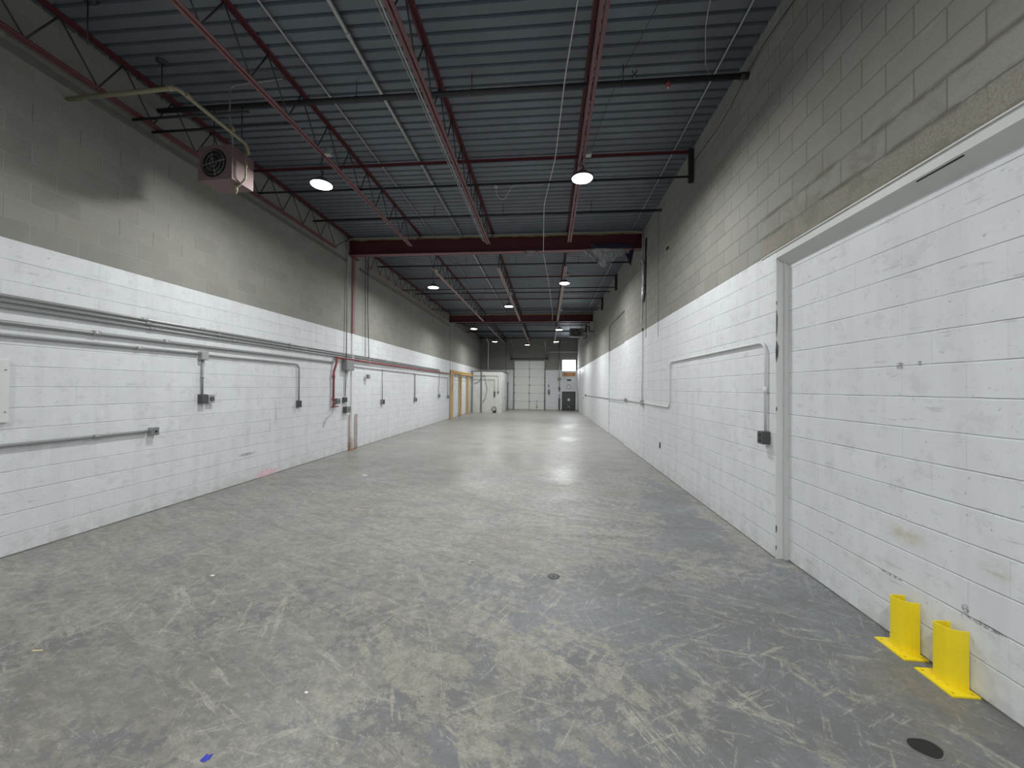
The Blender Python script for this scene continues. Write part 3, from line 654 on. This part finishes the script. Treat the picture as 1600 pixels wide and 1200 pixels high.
# steel column let into the left wall
def column_mat():
    s = NT('column_red_above_white_below', .55); x, y, z, nx = s.pos()
    n = s.noise(s.P, 14, 4); red = s.mix(n, (.17, .09, .085), (.24, .135, .125)); w = (0.66, 0.67, 0.66)
    w = s.mix(s.math('MULTIPLY', s.step(s.math('ADD', z, s.math('MULTIPLY', n, .5)), .75, .3), .8), w, (.36, .25, .18))
    s.col(s.mix(s.math('LESS_THAN', z, PAINT), red, w)); return s.m
M['colm'] = column_mat()
t = thing('steel_column', (XL, 9.95, 0), 'slim steel column under the girder, red above the paint line', 'column')
b = nb(); box(b, 0, .012, -.085, .085, .02, 5.04); box(b, 0, .03, -.055, .055, .02, 5.04); link('column_face', b, 'colm', t)
b = nb(); box(b, 0, .06, -.17, .2, 0, .02); link('base_plate', b, 'rust', t)
b = nb(); box(b, 0, .10, -.16, .16, 5.035, 5.048); link('cap_plate', b, 'red', t)
for i, (yy, lab) in enumerate(((9.80, 'left of the column'), (10.12, 'right of the column'), (10.22, 'outermost by the column'))):
    run('floor_pipe', [(XL+.02, yy, .0), (XL+.02, yy, .92)], .009, 'rust', 'short rusty pipe rising from the floor, ' + lab, 'pipe', group='rusty floor pipes')

# ------------------------------------------------------------------ unit heaters
def heater(loc, rz, label, mat, s=1.0):
    t = thing('unit_heater', loc, label, 'heater', None, rz)
    b = nb(); box(b, -.235, .235, .02, .34, -.21, .21); link('casing', b, mat, t, bevel=.004)
    b = nb()                                  # rear panel with the round fan opening, facing the camera
    n = 32; R = .180; rim = []; out = []
    for k in range(n):
        a = 2*PI*k/n; ca = math.atan2(.213, .238)
        for q0 in (ca, PI-ca, PI+ca, 2*PI-ca):
            if abs(a-q0) < PI/n: a = q0
        c, s_ = math.cos(a), math.sin(a); q = min(.238/max(abs(c), 1e-6), .213/max(abs(s_), 1e-6))
        rim.append((R*c-.02, 0, R*s_)); out.append((q*c, 0, q*s_))
    A = [b.verts.new(p) for p in rim]; B = [b.verts.new(p) for p in out]; C = [b.verts.new((p[0], .03, p[2])) for p in rim]; D = [b.verts.new((p[0], .018, p[2])) for p in out]
    for k in range(n):
        j = (k+1) % n
        b.faces.new((A[k], A[j], B[j], B[k])); b.faces.new((A[k], C[k], C[j], A[j])); b.faces.new((B[k], B[j], D[j], D[k]))
    link('fan_panel', b, mat, t)
    b = nb(); lathe(b, [(.179, .0195), (.179, .021)], (-.02, 0, 0), 'y', 28); link('fan_opening', b, 'hole', t)
    b = nb()
    for k in range(4):
        a = k*PI/2+.5
        pr = [(.02*math.cos(a-.6), .02*math.sin(a-.6)), (.13*math.cos(a-.32), .13*math.sin(a-.32)), (.15*math.cos(a), .15*math.sin(a)), (.13*math.cos(a+.32), .13*math.sin(a+.32)), (.02*math.cos(a+.6), .02*math.sin(a+.6))]
        A = [b.verts.new((p[0]-.02, .012+.008*i2/4, p[1])) for i2, p in enumerate(pr)]; B = [b.verts.new((p[0]-.02, .014+.008*i2/4, p[1])) for i2, p in enumerate(pr)]
        b.faces.new(A); b.faces.new(B[::-1])
    lathe(b, [(.035, .0), (.035, .016)], (-.02, 0, 0), 'y', 16); link('fan', b, 'blade', t)
    b = nb()
    for k in range(3):
        r = .05+.05*k; tube(b, [(-.02+r*math.cos(q*PI/12), -.006, r*math.sin(q*PI/12)) for q in range(25)], .003, 5)
    for k in range(4):
        a = k*PI/2+.2; tube(b, [(-.02, -.010, 0), (-.02+.165*math.cos(a), -.004, .165*math.sin(a))], .005, 5)
    link('fan_guard', b, 'box', t)
    return t
th = heater((-4.135, 4.50, 4.425), -.05, 'brown unit heater hung near the left wall in the nearest bay', 'heater')
for sx in (-.2, .2):
    b = nb(); tube(b, [(sx, .18, .205), (sx, .18, .83)], .006, 6); link('hanging_rod', b, 'black', th)
b = nb(); tube(b, [(.31, .12, .20), (.31, .13, -.06), (.31, .13, -.15), (.20, .14, -.24), (.17, .14, -.25), (.17, .14, -.33)], .011, 8, .03)
tube(b, [(.17, .14, -.20), (.17, .14, -.30)], .02, 8); tube(b, [(.31, .13, -.02), (.31, .13, .02)], .018, 8); link('gas_connector', b, 'brass', th)
run('gas_pipe', [(XL+.02, 3.72, 4.70), (-3.84, 3.70, 4.73), (-3.82, 4.62, 4.71), (-3.82, 4.66, 4.60)], .022, 'brass', 'dull yellowish pipe from the left wall to the brown heater', 'pipe', bend=.05,
    couplers=[((-3.90, 3.70, 4.73), (1, 0, 0)), ((-3.83, 3.82, 4.73), (0, 1, 0))])
t = thing('gas_valve', (-3.82, 4.40, 4.755), 'small brass shut-off valve on the heater pipe', 'valve')
b = nb(); lathe(b, [(.02, -.03), (.028, -.01), (.028, .02), (.015, .035)]); link('valve_body', b, 'brass', t)
b = nb(); box(b, -.05, .01, -.012, .012, .035, .045); link('lever', b, 'brass', t)
for i, (a, c, lab) in enumerate((((XL+.02, 4.38, 4.93), (-3.6, 4.38, 4.945), 'black bar over the brown heater, nearer one'), ((XL+.02, 4.62, 4.93), (-3.24, 4.62, 4.945), 'black bar over the brown heater, farther one'))):
    run('support_bar', [a, c], .016, 'black', lab, 'bar', bend=0, seg=6)
run('ceiling_conduit', [(-4.02, 4.66, 4.64), (-4.0, 4.56, 5.0), (-4.0, 4.56, 5.42), (-3.25, 4.50, 5.42)], .009, 'galvd', 'thin conduit rising behind the brown heater to the deck', bend=.08)
for i, (xx, yy) in enumerate(((-4.55, 3.45), (-4.55, 4.2))):
    t = thing('deck_hanger', (xx, yy, ZD-.001), ('black round hanger plate on the deck at upper left, nearer', 'black round hanger plate on the deck above the heater')[i], 'hanger')
    b = nb(); lathe(b, [(.06, 0), (.06, -.012), (.02, -.03)]); link('plate', b, 'black', t)
    b = nb(); tube(b, [(0, 0, -.02), (0, 0, -.45)], .006, 6); link('rod', b, 'black', t)
th = heater((1.36, 19.0, 4.34), .03, 'dark unit heater hung by the right wall under the farther girder', 'heaterd')
th.scale = (1.35, 1.2, .95)
for sx in (-.2, .2):
    b = nb(); tube(b, [(sx, .18, .205), (sx, .18, 1.13)], .007, 6); link('hanging_rod', b, 'black', th)
b = nb(); tube(b, [(.27, .15, .1), (.36, .15, .1), (.36, .15, .35), (.46, .15, .35), (.46, .15, .08), (.64, .15, .08)], .022, 8, .03); tube(b, [(.25, .15, -.1), (.36, .15, -.1), (.36, .15, -.25), (.27, .15, -.25), (.27, .15, -.3)], .02, 8, .03); link('gas_connector', b, 'black', th)

# ------------------------------------------------------------------ right wall services
xr = XR-.022
run('wall_conduit', [(xr, 4.26, 1.24), (xr, 4.26, 2.16), (xr, 7.46, 2.16), (xr, 7.46, 1.33), (xr, 9.48, 1.34)], .013, 'white', 'white conduit looping up and over on the right wall by the pier', bend=.13, couplers=[((xr, 4.26, 1.66), (0, 0, 1)), ((xr, 5.8, 2.16), (0, 1, 0))])
wbox('outlet_box', 4.26, 1.175, .10, .13, .075, 'dark metal socket box low beside the white pier', 'dbox', 'dbox', wallx=XR, sgn=-1, holes=2)
wbox('junction_box', 9.55, 1.335, .13, .13, .06, 'small white-grey box on the right wall where the riser meets', 'galv', 'galv', wallx=XR, sgn=-1, holes=0)
run('wall_conduit', [(xr, 9.57, 1.40), (xr, 9.57, 3.08)], .012, 'white', 'straight white riser conduit on the right wall', couplers=[((xr, 9.57, 3.07), (0, 0, 1))], cm='dbox')
run('wall_conduit', [(xr, 9.62, 1.335), (xr, 11.4, 1.335)], .012, 'galv', 'short conduit between two small boxes on the right wall')
wbox('junction_box', 11.5, 1.335, .13, .11, .06, 'second small box on the right wall before the shallow recess', 'galv', 'box', wallx=XR, sgn=-1, holes=0)
run('wall_conduit', [(xr, 11.56, 1.33), (xr+.02, 13.2, 1.30), (xr, 15.2, 1.30), (xr, 19.3, 1.28), (xr, 23.4, 1.26)], .013, 'galvd', 'grey conduit running to the far end of the right wall', bend=.3)
wbox('junction_box', 23.5, 1.26, .16, .10, .06, 'farthest small dark box on the right wall', 'dbox', 'dbox', wallx=XR, sgn=-1, holes=0)
t = wbox('outlet_box', 8.12, .54, .05, .12, .012, 'tiny dark bracket low on the right wall', 'dbox', 'dbox', wallx=XR, sgn=-1, holes=0, cat='bracket')
t = thing('wall_clip', (XR, 7.66, 4.33), 'small dark clip high on the bare right wall', 'clip')
b = nb(); box(b, -.03, 0, -.05, .04, -.02, .02); link('clip_plate', b, 'seam', t); b = nb(); tube(b, [(-.03, 0, 0), (-.04, .02, -.04)], .006, 6); link('clip_tongue', b, 'seam', t)
# torn membrane and poly sheet at the right end of the girder
def sheet(name, pts, mat, label, cat, thick=.003, wob=.03):
    b = nb(); c = Vector((0, 0, 0)); n = len(pts)
    vs = [b.verts.new(Vector(p)) for p in pts]; b.faces.new(vs)
    bmesh.ops.triangulate(b, faces=b.faces[:]); bmesh.ops.subdivide_edges(b, edges=b.edges[:], cuts=4, use_grid_fill=True)
    for v in b.verts: v.co.y += wob*math.sin(v.co.x*23+v.co.z*9)+random.uniform(-.3, .3)*wob*.5; v.co.x += random.uniform(-.3, .3)*wob*.3
    for f in b.faces: f.smooth = True
    o = link(name, b, mat, origin=pts[0]); m = o.modifiers.new('solid', 'SOLIDIFY'); m.thickness = thick
    return tag(o, label, cat)
sheet('plastic_sheet', [(.83, 9.63, 5.05), (.90, 9.62, 4.93), (.99, 9.62, 4.84), (1.12, 9.62, 4.73), (1.25, 9.60, 4.71), (1.30, 9.60, 4.58), (1.37, 9.6, 4.60), (1.48, 9.62, 4.72), (1.66, 9.62, 4.83), (1.80, 9.64, 4.9), (1.84, 9.64, 5.05)], 'plastic', 'torn translucent plastic sheet hanging from the girder by the right wall', 'plastic sheet', .001)
sheet('plastic_scrap', [(-.66, 9.66, 5.05), (-.48, 9.65, 4.93), (-.43, 9.65, 4.86), (-.36, 9.65, 4.95), (-.22, 9.66, 5.05)], 'plastic', 'small triangular plastic scrap under the middle of the girder', 'plastic sheet', .001, .015)
sheet('torn_membrane', [(.95, 9.655, 5.15), (1.1, 9.65, 5.06), (1.95, 9.65, 5.05), (2.05, 9.64, 5.10), (1.7, 9.65, 5.17), (1.3, 9.65, 5.13)], 'navy', 'navy torn strip stuck along the girder near the right wall', 'membrane', .002, .01)
sheet('torn_membrane', [(1.82, 9.6, 4.90), (1.92, 9.6, 4.90), (1.93, 9.6, 4.98), (2.03, 9.6, 5.02), (2.02, 9.6, 4.93), (1.98, 9.6, 4.84), (1.96, 9.6, 4.62), (1.93, 9.6, 4.62), (1.93, 9.6, 4.80), (1.85, 9.6, 4.84)], 'navy', 'dangling navy tatter at the right end of the girder', 'membrane', .003, .01)
def vstrip(name, pts, mat, label, cat, x=XR-.02, wob=.006):
    b = nb(); vs = [b.verts.new((x, y, z)) for y, z in pts]; b.faces.new(vs)
    bmesh.ops.triangulate(b, faces=b.faces[:]); bmesh.ops.subdivide_edges(b, edges=b.edges[:], cuts=3)
    for v in b.verts: v.co.x += wob*math.sin(v.co.z*31+v.co.y*50)
    o = link(name, b, mat, origin=(x, pts[0][0], pts[0][1])); m = o.modifiers.new('solid', 'SOLIDIFY'); m.thickness = .004
    return tag(o, label, cat)
vstrip('crack_shade', [(9.24, 5.12), (9.30, 5.17), (9.38, 5.10), (9.40, 4.7), (9.44, 4.5), (9.42, 4.1), (9.50, 3.9), (9.44, 3.7), (9.36, 3.85), (9.33, 4.3), (9.30, 4.5), (9.31, 4.8)], 'hole', 'black ragged strip painted for the dark open crack in the right wall', 'crack shade', XR-.012)  # black sheet added for the shade inside the wall crack
vstrip('torn_membrane', [(9.36, 4.10), (9.50, 4.05), (9.58, 3.72), (9.50, 3.70), (9.40, 3.9)], 'navy', 'navy clump stuffed in the open joint of the right wall', 'membrane', XR-.03)
vstrip('plastic_scrap', [(9.60, 4.75), (9.48, 4.6), (9.50, 4.1), (9.56, 3.72), (9.62, 3.70), (9.68, 3.2), (9.75, 3.16), (9.70, 3.6), (9.68, 4.1), (9.72, 4.8), (9.70, 5.0)], 'plastic', 'pale plastic tatter down the right wall joint', 'plastic sheet')

# ------------------------------------------------------------------ yellow guards
def guard(loc, label):
    t = thing('column_guard', loc, label, 'column guard', 'yellow upright guards')
    b = nb()
    # base plate with four bolt holes drawn as real openings: plate built from strips
    x0, x1, y0, y1 = -.075, .068, -.112, .112; hx = (-.058, -.044); hy = ((-.095, -.081), (.081, .095)); hx2 = (.040, .054)
    xs = [x0, hx[0], hx[1], hx2[0], hx2[1], x1]; ys = [y0, hy[0][0], hy[0][1], hy[1][0], hy[1][1], y1]
    for i in range(5):
        for j in range(5):
            if i in (1, 3) and j in (1, 3): continue
            box(b, xs[i], xs[i+1], ys[j], ys[j+1], 0, .009)
    bmesh.ops.remove_doubles(b, verts=b.verts[:], dist=1e-5)
    link('base_plate', b, 'yellow', t)
    prof = [(.062, .050), (.035, .056), (-.004, .056), (-.028, .050), (-.034, .030), (-.032, .005), (-.024, -.016), (-.008, -.034), (.016, -.046), (.042, -.052), (.066, -.053)]
    b = nb(); n = len(prof); q = []
    for i, p in enumerate(prof):
        a = Vector(prof[max(i-1, 0)]); c = Vector(prof[min(i+1, n-1)]); d = (c-a).normalized(); q.append((p[0]+d.y*.0065*-1, p[1]+d.x*.0065))
    ring = prof + q[::-1]
    A = [b.verts.new((p[0], p[1], .009)) for p in ring]; B = [b.verts.new((p[0], p[1], .325)) for p in ring]; m = len(ring)
    for i in range(m): b.faces.new((A[i], A[(i+1) % m], B[(i+1) % m], B[i])).smooth = False
    for i in range(n-1): b.faces.new((B[i], B[i+1], B[m-2-i], B[m-1-i]))
    link('upright', b, 'yellow', t)
    b = nb(); tube(b, [(-.042, .012, .010), (-.035, -.008, .012), (-.022, -.028, .010)], .006, 6); tag(link('weld_bead', b, 'yellow', t), 'pale weld at the foot', None)
    return t
g = guard((2.279, 2.765, 0), 'yellow steel guard by the right wall, farther of the two')
dup(g, (2.279, 2.475, 0), 'yellow steel guard by the right wall, nearer of the two')

# ------------------------------------------------------------------ floor bits
t = thing('floor_cleanout', (.065, 3.51, 0), 'small dark round cleanout cover in the middle of the floor', 'floor drain')
b = nb(); lathe(b, [(.052, .0005), (.05, .004), (.03, .003), (.004, .003)], seg=24); link('cover', b, 'dbox', t)
b = nb(); lathe(b, [(.012, .0045), (.012, .005)], seg=10); link('plug', b, 'black', t)
t = thing('floor_hole', (1.76, 2.02, 0), 'dark open hole in the floor near the right corner', 'hole')
b = nb(); n = 26
rim = [(.075*math.cos(2*PI*k/n)*(1+.05*math.cos(4*PI*k/n))+.01, .062*math.sin(2*PI*k/n)*(1+.10*math.sin(6*PI*k/n))) for k in range(n)]
rim = [(p[0]*.85, p[1]*.85) for p in rim]
A = [b.verts.new((p[0], p[1], .0018)) for p in rim]; b.faces.new(A); link('opening', b, 'hole', t)  # flat sheet with the shade of the hole put into its colour
b = nb(); A = [b.verts.new((p[0]*1.14, p[1]*1.14, .0014)) for p in rim]; b.faces.new(A); link('worn_rim', b, 'ledge', t)
def scrap(name, loc, pts, mat, label, cat, h=.003):
    b = nb(); prism(b, pts, 0, h, 'z'); o = link(name, b, mat); o.location = loc; return tag(o, label, cat)
scrap('cardboard_scrap', (-3.15, 2.19, .0005), [(-.03, -.012), (.03, -.002), (.032, .008), (-.028, 0)], 'cardboard', 'tiny tan scrap on the floor at lower left', 'debris')
scrap('paint_mark', (-1.50, 1.64, .0005), [(-.02, -.015), (.0, -.02), (.018, -.004), (.012, .022), (-.004, .012), (-.016, .02)], 'blue', 'small blue paint mark on the floor at the bottom edge', 'paint mark', .0015)
b = nb(); tube(b, [(.03*math.cos(a*.5+1.2), .03*math.sin(a*.5+1.2), .004) for a in range(8)], .004, 6)
o = link('paper_curl', b, 'paper'); o.location = (-.70, 3.70, .001); tag(o, 'white curl of tape on the middle of the floor', 'debris')
for i, (x, y, lab) in enumerate(((-3.4, 7.1, 'white paper scrap far on the left half of the floor'), (-2.9, 3.2, 'white crumb on the left of the floor'), (-1.29, 2.04, 'white crumb on the near floor left of centre'))):
    s_ = (.05, .018, .01)[i]
    scrap('paper_scrap', (x, y, .0005), [(-s_, -s_*.5), (s_*.8, -s_*.7), (s_*1.2, s_*.2), (.1*s_, s_*.7), (-s_*.8, s_*.4)], 'paper', lab, 'debris')

# ------------------------------------------------------------------ far end: framing, booth, doors
def stud(y, label, z1=2.40):
    b = nb(); box(b, XL+.03, XL+.17, y-.05, y+.05, 0, z1); o = link('wooden_post', b, 'wood', origin=(XL+.1, y, 0), bevel=.004); return tag(o, label, 'post', 'pine posts')
stud(20.45, 'pine post against the left wall, nearest of three'); stud(22.5, 'pine post against the left wall, middle of three'); stud(24.6, 'pine post against the left wall, farthest of three')
t = thing('wooden_header', (XL+.03, 20.4, 2.40), 'pine header beam resting on the posts along the left wall', 'beam')
b = nb(); box(b, 0, .14, 0, 5.52, 0, .05); link('bottom_plate', b, 'wood', t); b = nb(); box(b, .02, .05, 0, 5.52, .05, .19); link('rim_board', b, 'wood', t)
for k in range(10):
    b = nb(); box(b, .05, .14, .3+k*.55, .34+k*.55, .05, .12); link('block', b, 'wood', t)
run('wall_conduit', [(XL+.20, 20.4, 2.30), (XL+.20, 26.0, 2.30)], .013, 'galv', 'pale conduit clipped across the wooden posts')
t = thing('plywood_booth', (XL, 26.0, 0), 'white plywood booth in the far left corner', 'booth')
BX = -3.05-XL
b = nb(); box(b, 0.005, BX, 0, 4.29, 0, 2.72); link('booth_shell', b, 'booth', t)
b = nb(); box(b, 0.005, BX+.03, -.03, 4.29, 2.72, 2.76); link('roof_panel', b, 'ledge', t)
for xx, w in ((.06, .10), (.66, .12)):
    b = nb(); box(b, xx, xx+w, -.03, 0, 0, 2.72); link('steel_stud', b, 'box', t)
b = nb(); box(b, BX, BX+.02, .9, 1.8, 0, 2.1); link('side_door', b, 'white', t)
b = nb(); lathe(b, [(.03, 0), (.03, .04)], (BX+.02, 1.68, 1.0), 'x', 10); link('door_knob', b, 'dbox', t)
run('wall_conduit', [(XL+.2, 25.94, 2.45), (-3.28, 25.94, 2.45), (-3.28, 25.94, 1.42)], .013, 'galvd', 'outer bent conduit on the front of the plywood booth', bend=.12)
run('wall_conduit', [(XL+.2, 25.94, 2.20), (-3.52, 25.94, 2.20), (-3.52, 25.94, 1.4)], .013, 'galvd', 'inner bent conduit on the front of the plywood booth', bend=.12)
for i, (x, z, w, h, lab) in enumerate(((-3.28, 1.36, .08, .10, 'small box ending the outer conduit on the booth'), (-3.52, 1.24, .10, .34, 'tall dark switch box on the front of the booth'))):
    b = nb(); box(b, x-w/2, x+w/2, 25.9, 25.999, z-h/2, z+h/2); o = link('switch_box', b, 'dbox', origin=(x, 25.95, z), bevel=.008); tag(o, lab, 'switch box')
run('hanging_hose', [(-4.88, 25.935, 1.95), (-4.6, 25.935, 2.0), (-4.35, 25.935, 2.42), (-4.2, 25.935, 2.5), (-4.12, 25.935, 2.0), (-4.0, 25.935, 1.6), (-4.15, 25.935, .9), (-4.3, 25.935, .7)], .02, 'galvd', 'grey flexible hose draped over the front of the booth', 'hose', bend=.25)
run('hanging_hose', [(-3.72, 25.935, .12), (-3.66, 25.935, .34), (-3.5, 25.935, .42), (-3.4, 25.935, .3), (-3.42, 25.935, .1)], .018, 'black', 'black loop of hose at the foot of the booth', 'hose', bend=.15)
t = thing('floor_motor', (-3.5, 25.86, 0), 'small dark motor on the floor before the booth', 'motor')
b = nb(); lathe(b, [(.07, -.1), (.08, -.06), (.08, .08), (.05, .1)], (0, 0, .085), 'x', 16); link('motor_body', b, 'black', t); b = nb(); box(b, -.1, .1, -.07, .07, 0, .012); link('foot', b, 'black', t)
run('white_pipe', [(-4.42, 28.9, 2.76), (-4.42, 28.9, 5.0), (-4.5, 28.3, 5.3)], .035, 'white', 'white pipe standing on the roof of the booth', 'pipe', bend=.1)
b = nb(); tube(b, [(-2.98, 29.3, 0.02), (-3.0, 29.6, 2.1)], .03, 8); tag(link('leaning_bar', b, 'dbox', origin=(-2.98, 29.3, 0)), 'dark bar leaning against the side of the booth', 'bar')
run('wall_conduit', [(-3.22, YF-.03, 2.78), (-3.22, YF-.03, ZD-.02)], .02, 'galvd', 'conduit up the far wall behind the booth')

# loading door
t = thing('door_1', (D0, YF, 0), 'white sectional loading door in the far wall', 'door'); t['kind'] = 'structure'
W = D1-D0
for k in range(6):
    z0 = k*.625; b = nb(); box(b, 0, W, .05, .09, z0+.006, z0+.619); p = link('door_panel', b, 'cream', t, bevel=.008)
    if k: 
        b = nb(); box(b, 0, W, .062, .095, z0-.008, z0+.008); link('panel_joint', b, 'box', t)
for xx in (.012, W/2, W-.03):
    b = nb(); box(b, xx-.012, xx+.03, .03, .05, .01, 3.74); st = link('stile', b, 'box', t)
    for k in range(1, 6):
        b = nb(); box(b, xx-.02, xx+.05, .015, .03, k*.625-.05, k*.625+.05); link('hinge', b, 'dbox', st)
b = nb(); box(b, 0, W, .03, .09, 0, .008); link('bottom_seal', b, 'black', t)
b = nb(); box(b, W*.73, W*.73+.09, .01, .05, .1, .28); box(b, W*.73+.02, W*.73+.06, .02, .05, .28, .5); lathe(b, [(.05, .01), (.05, .05)], (W*.73+.045, 0, .62), 'y', 12); link('door_handle', b, 'box', t)
for i, xx in enumerate((D0-.03, D1+.03)):
    s_ = -1 if i == 0 else 1
    t = run('door_track', [(xx, YF-.05, 0.0), (xx, YF-.05, 4.25), (xx, YF-.3, 4.72), (xx, YF-2.6, 5.02)], .028, 'galvd', ('left', 'right')[i] + ' steel track of the loading door curving to the roof', 'door track', 'loading door tracks', bend=.4, seg=6)
    b = nb()
    for k in range(7): box(b, -.03, .03, .02, .05, .3+k*.6, .36+k*.6)
    link('track_bracket', b, 'dbox', t)
t = thing('torsion_bar', (D0-.25, YF-.20, 3.90), 'dark spring shaft over the loading door', 'door shaft')
b = nb(); tube(b, [(0, 0, 0), (W+.5, 0, 0)], .045, 10); link('shaft', b, 'dbox', t)
for xx in (.08, W+.42):
    b = nb(); lathe(b, [(.09, -.04), (.05, 0), (.09, .04)], (xx, 0, 0), 'x', 14); link('cable_drum', b, 'black', t)
for xx in (0.02, W+.46):
    b = nb(); box(b, xx, xx+.02, .0, .195, -.12, .35); link('end_bracket', b, 'dbox', t)
# window
t = thing('window_1', (W0, YF, WZ0), 'bright window above the entrance door', 'window'); t['kind'] = 'structure'
ww, wh = W1-W0, WZ1-WZ0
b = nb()
for a in ((0, ww, 0, .03), (0, ww, wh-.03, wh), (0, .03, .03, wh-.03), (ww-.03, ww, .03, wh-.03), (.03, ww-.03, wh*.42, wh*.42+.02)): box(b, a[0], a[1], .04, .10, a[2], a[3])
link('window_frame', b, 'white', t)
b = nb(); box(b, .03, ww-.03, .12, .125, .03, wh-.03); link('glass_pane', b, 'pane', t)
# entrance door, standing on the sunken landing
t = thing('door_2', (E0, YF, -.68), 'dark grey steel entrance door, its foot on a sunken landing', 'door'); t['kind'] = 'structure'
dw, dh = E1-E0, EZ+.68
b = nb(); box(b, 0, .05, 0, .12, 0, dh); box(b, dw-.05, dw, 0, .12, 0, dh); box(b, .05, dw-.05, 0, .12, dh-.06, dh); link('door_frame', b, 'black', t)
b = nb(); box(b, .05, dw-.05, .03, .08, .01, dh-.06); leaf = link('door_leaf', b, 'drum', t)
b = nb(); box(b, .43, .60, .022, .03, 1.38, 1.56); link('notice', b, 'paper', leaf)
b = nb(); box(b, .42, .62, .022, .03, .92, .97); link('push_plate', b, 'alum', leaf)
b = nb(); tube(b, [(.12, .0, 1.0), (.85, .0, 1.0)], .012, 8); link('push_bar', b, 'black', leaf)
# board over the door
t = thing('wooden_board', (1.11, YF, 2.57), 'brown wooden board between the window and the clock', 'board')
b = nb(); box(b, 0, .98, -.04, 0, 0, .30); link('plank', b, 'board', t)
for xx, r in ((.2, .055), (.9, .04)):
    b = nb(); lathe(b, [(r, 0), (r, -.012)], (xx, -.04, .17), 'y', 14); link('dark_knob', b, 'dbox', t)
t = thing('emergency_light', (1.47, YF, 2.24), 'black two-headed emergency light above the clock', 'emergency light')
b = nb(); box(b, 0, .29, -.06, 0, 0, .10); bc = link('battery_case', b, 'black', t, bevel=.01)
for xx in (.07, .22):
    b = nb(); lathe(b, [(.035, 0), (.05, -.06), (.045, -.07)], (xx, -.06, .07), 'y', 14); link('lamp_head', b, 'dbox', bc)
b = nb(); tube(b, [(0, -.02, .07), (-.15, -.02, .16), (-.56, -.02, .14)], .01, 6, .05); link('cable', b, 'galvd', t)
t = thing('wall_clock', (1.61, YF, 1.78), 'round wall clock above the entrance door', 'clock')
b = nb(); lathe(b, [(.155, 0), (.16, -.03), (.135, -.04), (.13, -.022)], seg=32, axis='y'); link('rim', b, 'dbox', t)
b = nb(); lathe(b, [(.132, -.022), (.132, -.026)], seg=32, axis='y'); dial = link('dial', b, 'clock', t)
b = nb(); box(b, -.006, .006, -.031, -.027, -.01, .10); link('minute_hand', b, 'black', dial)
b = nb(); box(b, -.06, .01, -.031, -.027, -.006, .006); link('hour_hand', b, 'black', dial)
t = thing('fire_extinguisher', (.10, YF-.09, 1.28), 'red fire extinguisher on the white wall beside the loading door', 'fire extinguisher')
t.scale = (.8, .8, .85)
b = nb(); lathe(b, [(.04, -.12), (.055, -.1), (.055, .10), (.035, .2), (.02, .29)]); link('cylinder', b, 'extred', t)
b = nb(); box(b, -.02, .07, -.015, .015, .29, .34); link('valve_head', b, 'black', t)
b = nb(); tube(b, [(-.02, 0, .31), (-.11, 0, .28), (-.12, 0, .02), (-.09, 0, -.05)], .012, 8, .06); link('hose', b, 'black', t)
b = nb(); box(b, -.05, .05, .06, .09, 0, .2); link('wall_hook', b, 'box', t)
t = thing('wall_sign', (.02, YF, 1.72), 'small grey tag plate above the fire extinguisher', 'tag')
b = nb(); box(b, 0, .09, -.01, 0, 0, .22); link('plate', b, 'box', t); b = nb(); tube(b, [(.04, -.012, .2), (.08, -.03, .1), (.1, -.02, .0)], .01, 6, .03); link('strap', b, 'dbox', t)
t = run('wall_conduit', [(.88, YF-.03, 0), (.88, YF-.03, ZD-.05)], .028, 'galvd', 'dark conduit up the far wall left of the entrance door')
for z0, z1 in ((.05, .9), (1.2, 1.35), (1.5, 1.75), (2.3, 2.45)):
    b = nb(); box(b, -.06, .06, -.04, .03, z0, z1); link('switch_box', b, 'dbox' if z0 != 1.2 else 'paper', t, bevel=.01)
t = thing('wall_bell', (.86, YF, 2.37), 'round grey bell on the far wall conduit', 'bell')
b = nb(); lathe(b, [(.13, -.06), (.13, -.08), (.10, -.11), (.03, -.12)], axis='y', seg=20); link('gong', b, 'box', t)
t = thing('wall_rail', (.14, YF, 4.40), 'beige rail high on the far wall above the window', 'rail')
b = nb(); box(b, 0, 2.10, -.06, 0, 0, .06); link('rail_bar', b, 'lintel', t)
for xx in (.1, 1.9):
    b = nb(); box(b, xx, xx+.04, -.03, 0, .06, .12); link('rail_clip', b, 'box', t)
# side door in the right wall
t = thing('door_3', (2.32, 24.95, 0), 'white panel filling the far opening in the right wall', 'door'); t['kind'] = 'structure'
b = nb(); box(b, -.02, 0, 0.1, 3.35, 0, 2.95); leaf = link('door_leaf', b, 'white', t)
b = nb(); box(b, -.06, 0, 0, .1, 0, 3.02); box(b, -.06, 0, 3.35, 3.45, 0, 3.02); box(b, -.06, 0, .1, 3.35, 2.95, 3.02); link('door_frame', b, 'white', t)
b = nb(); lathe(b, [(.03, 0), (.035, -.05)], (-.02, .4, 1.05), 'x', 10); link('door_handle', b, 'dbox', leaf)
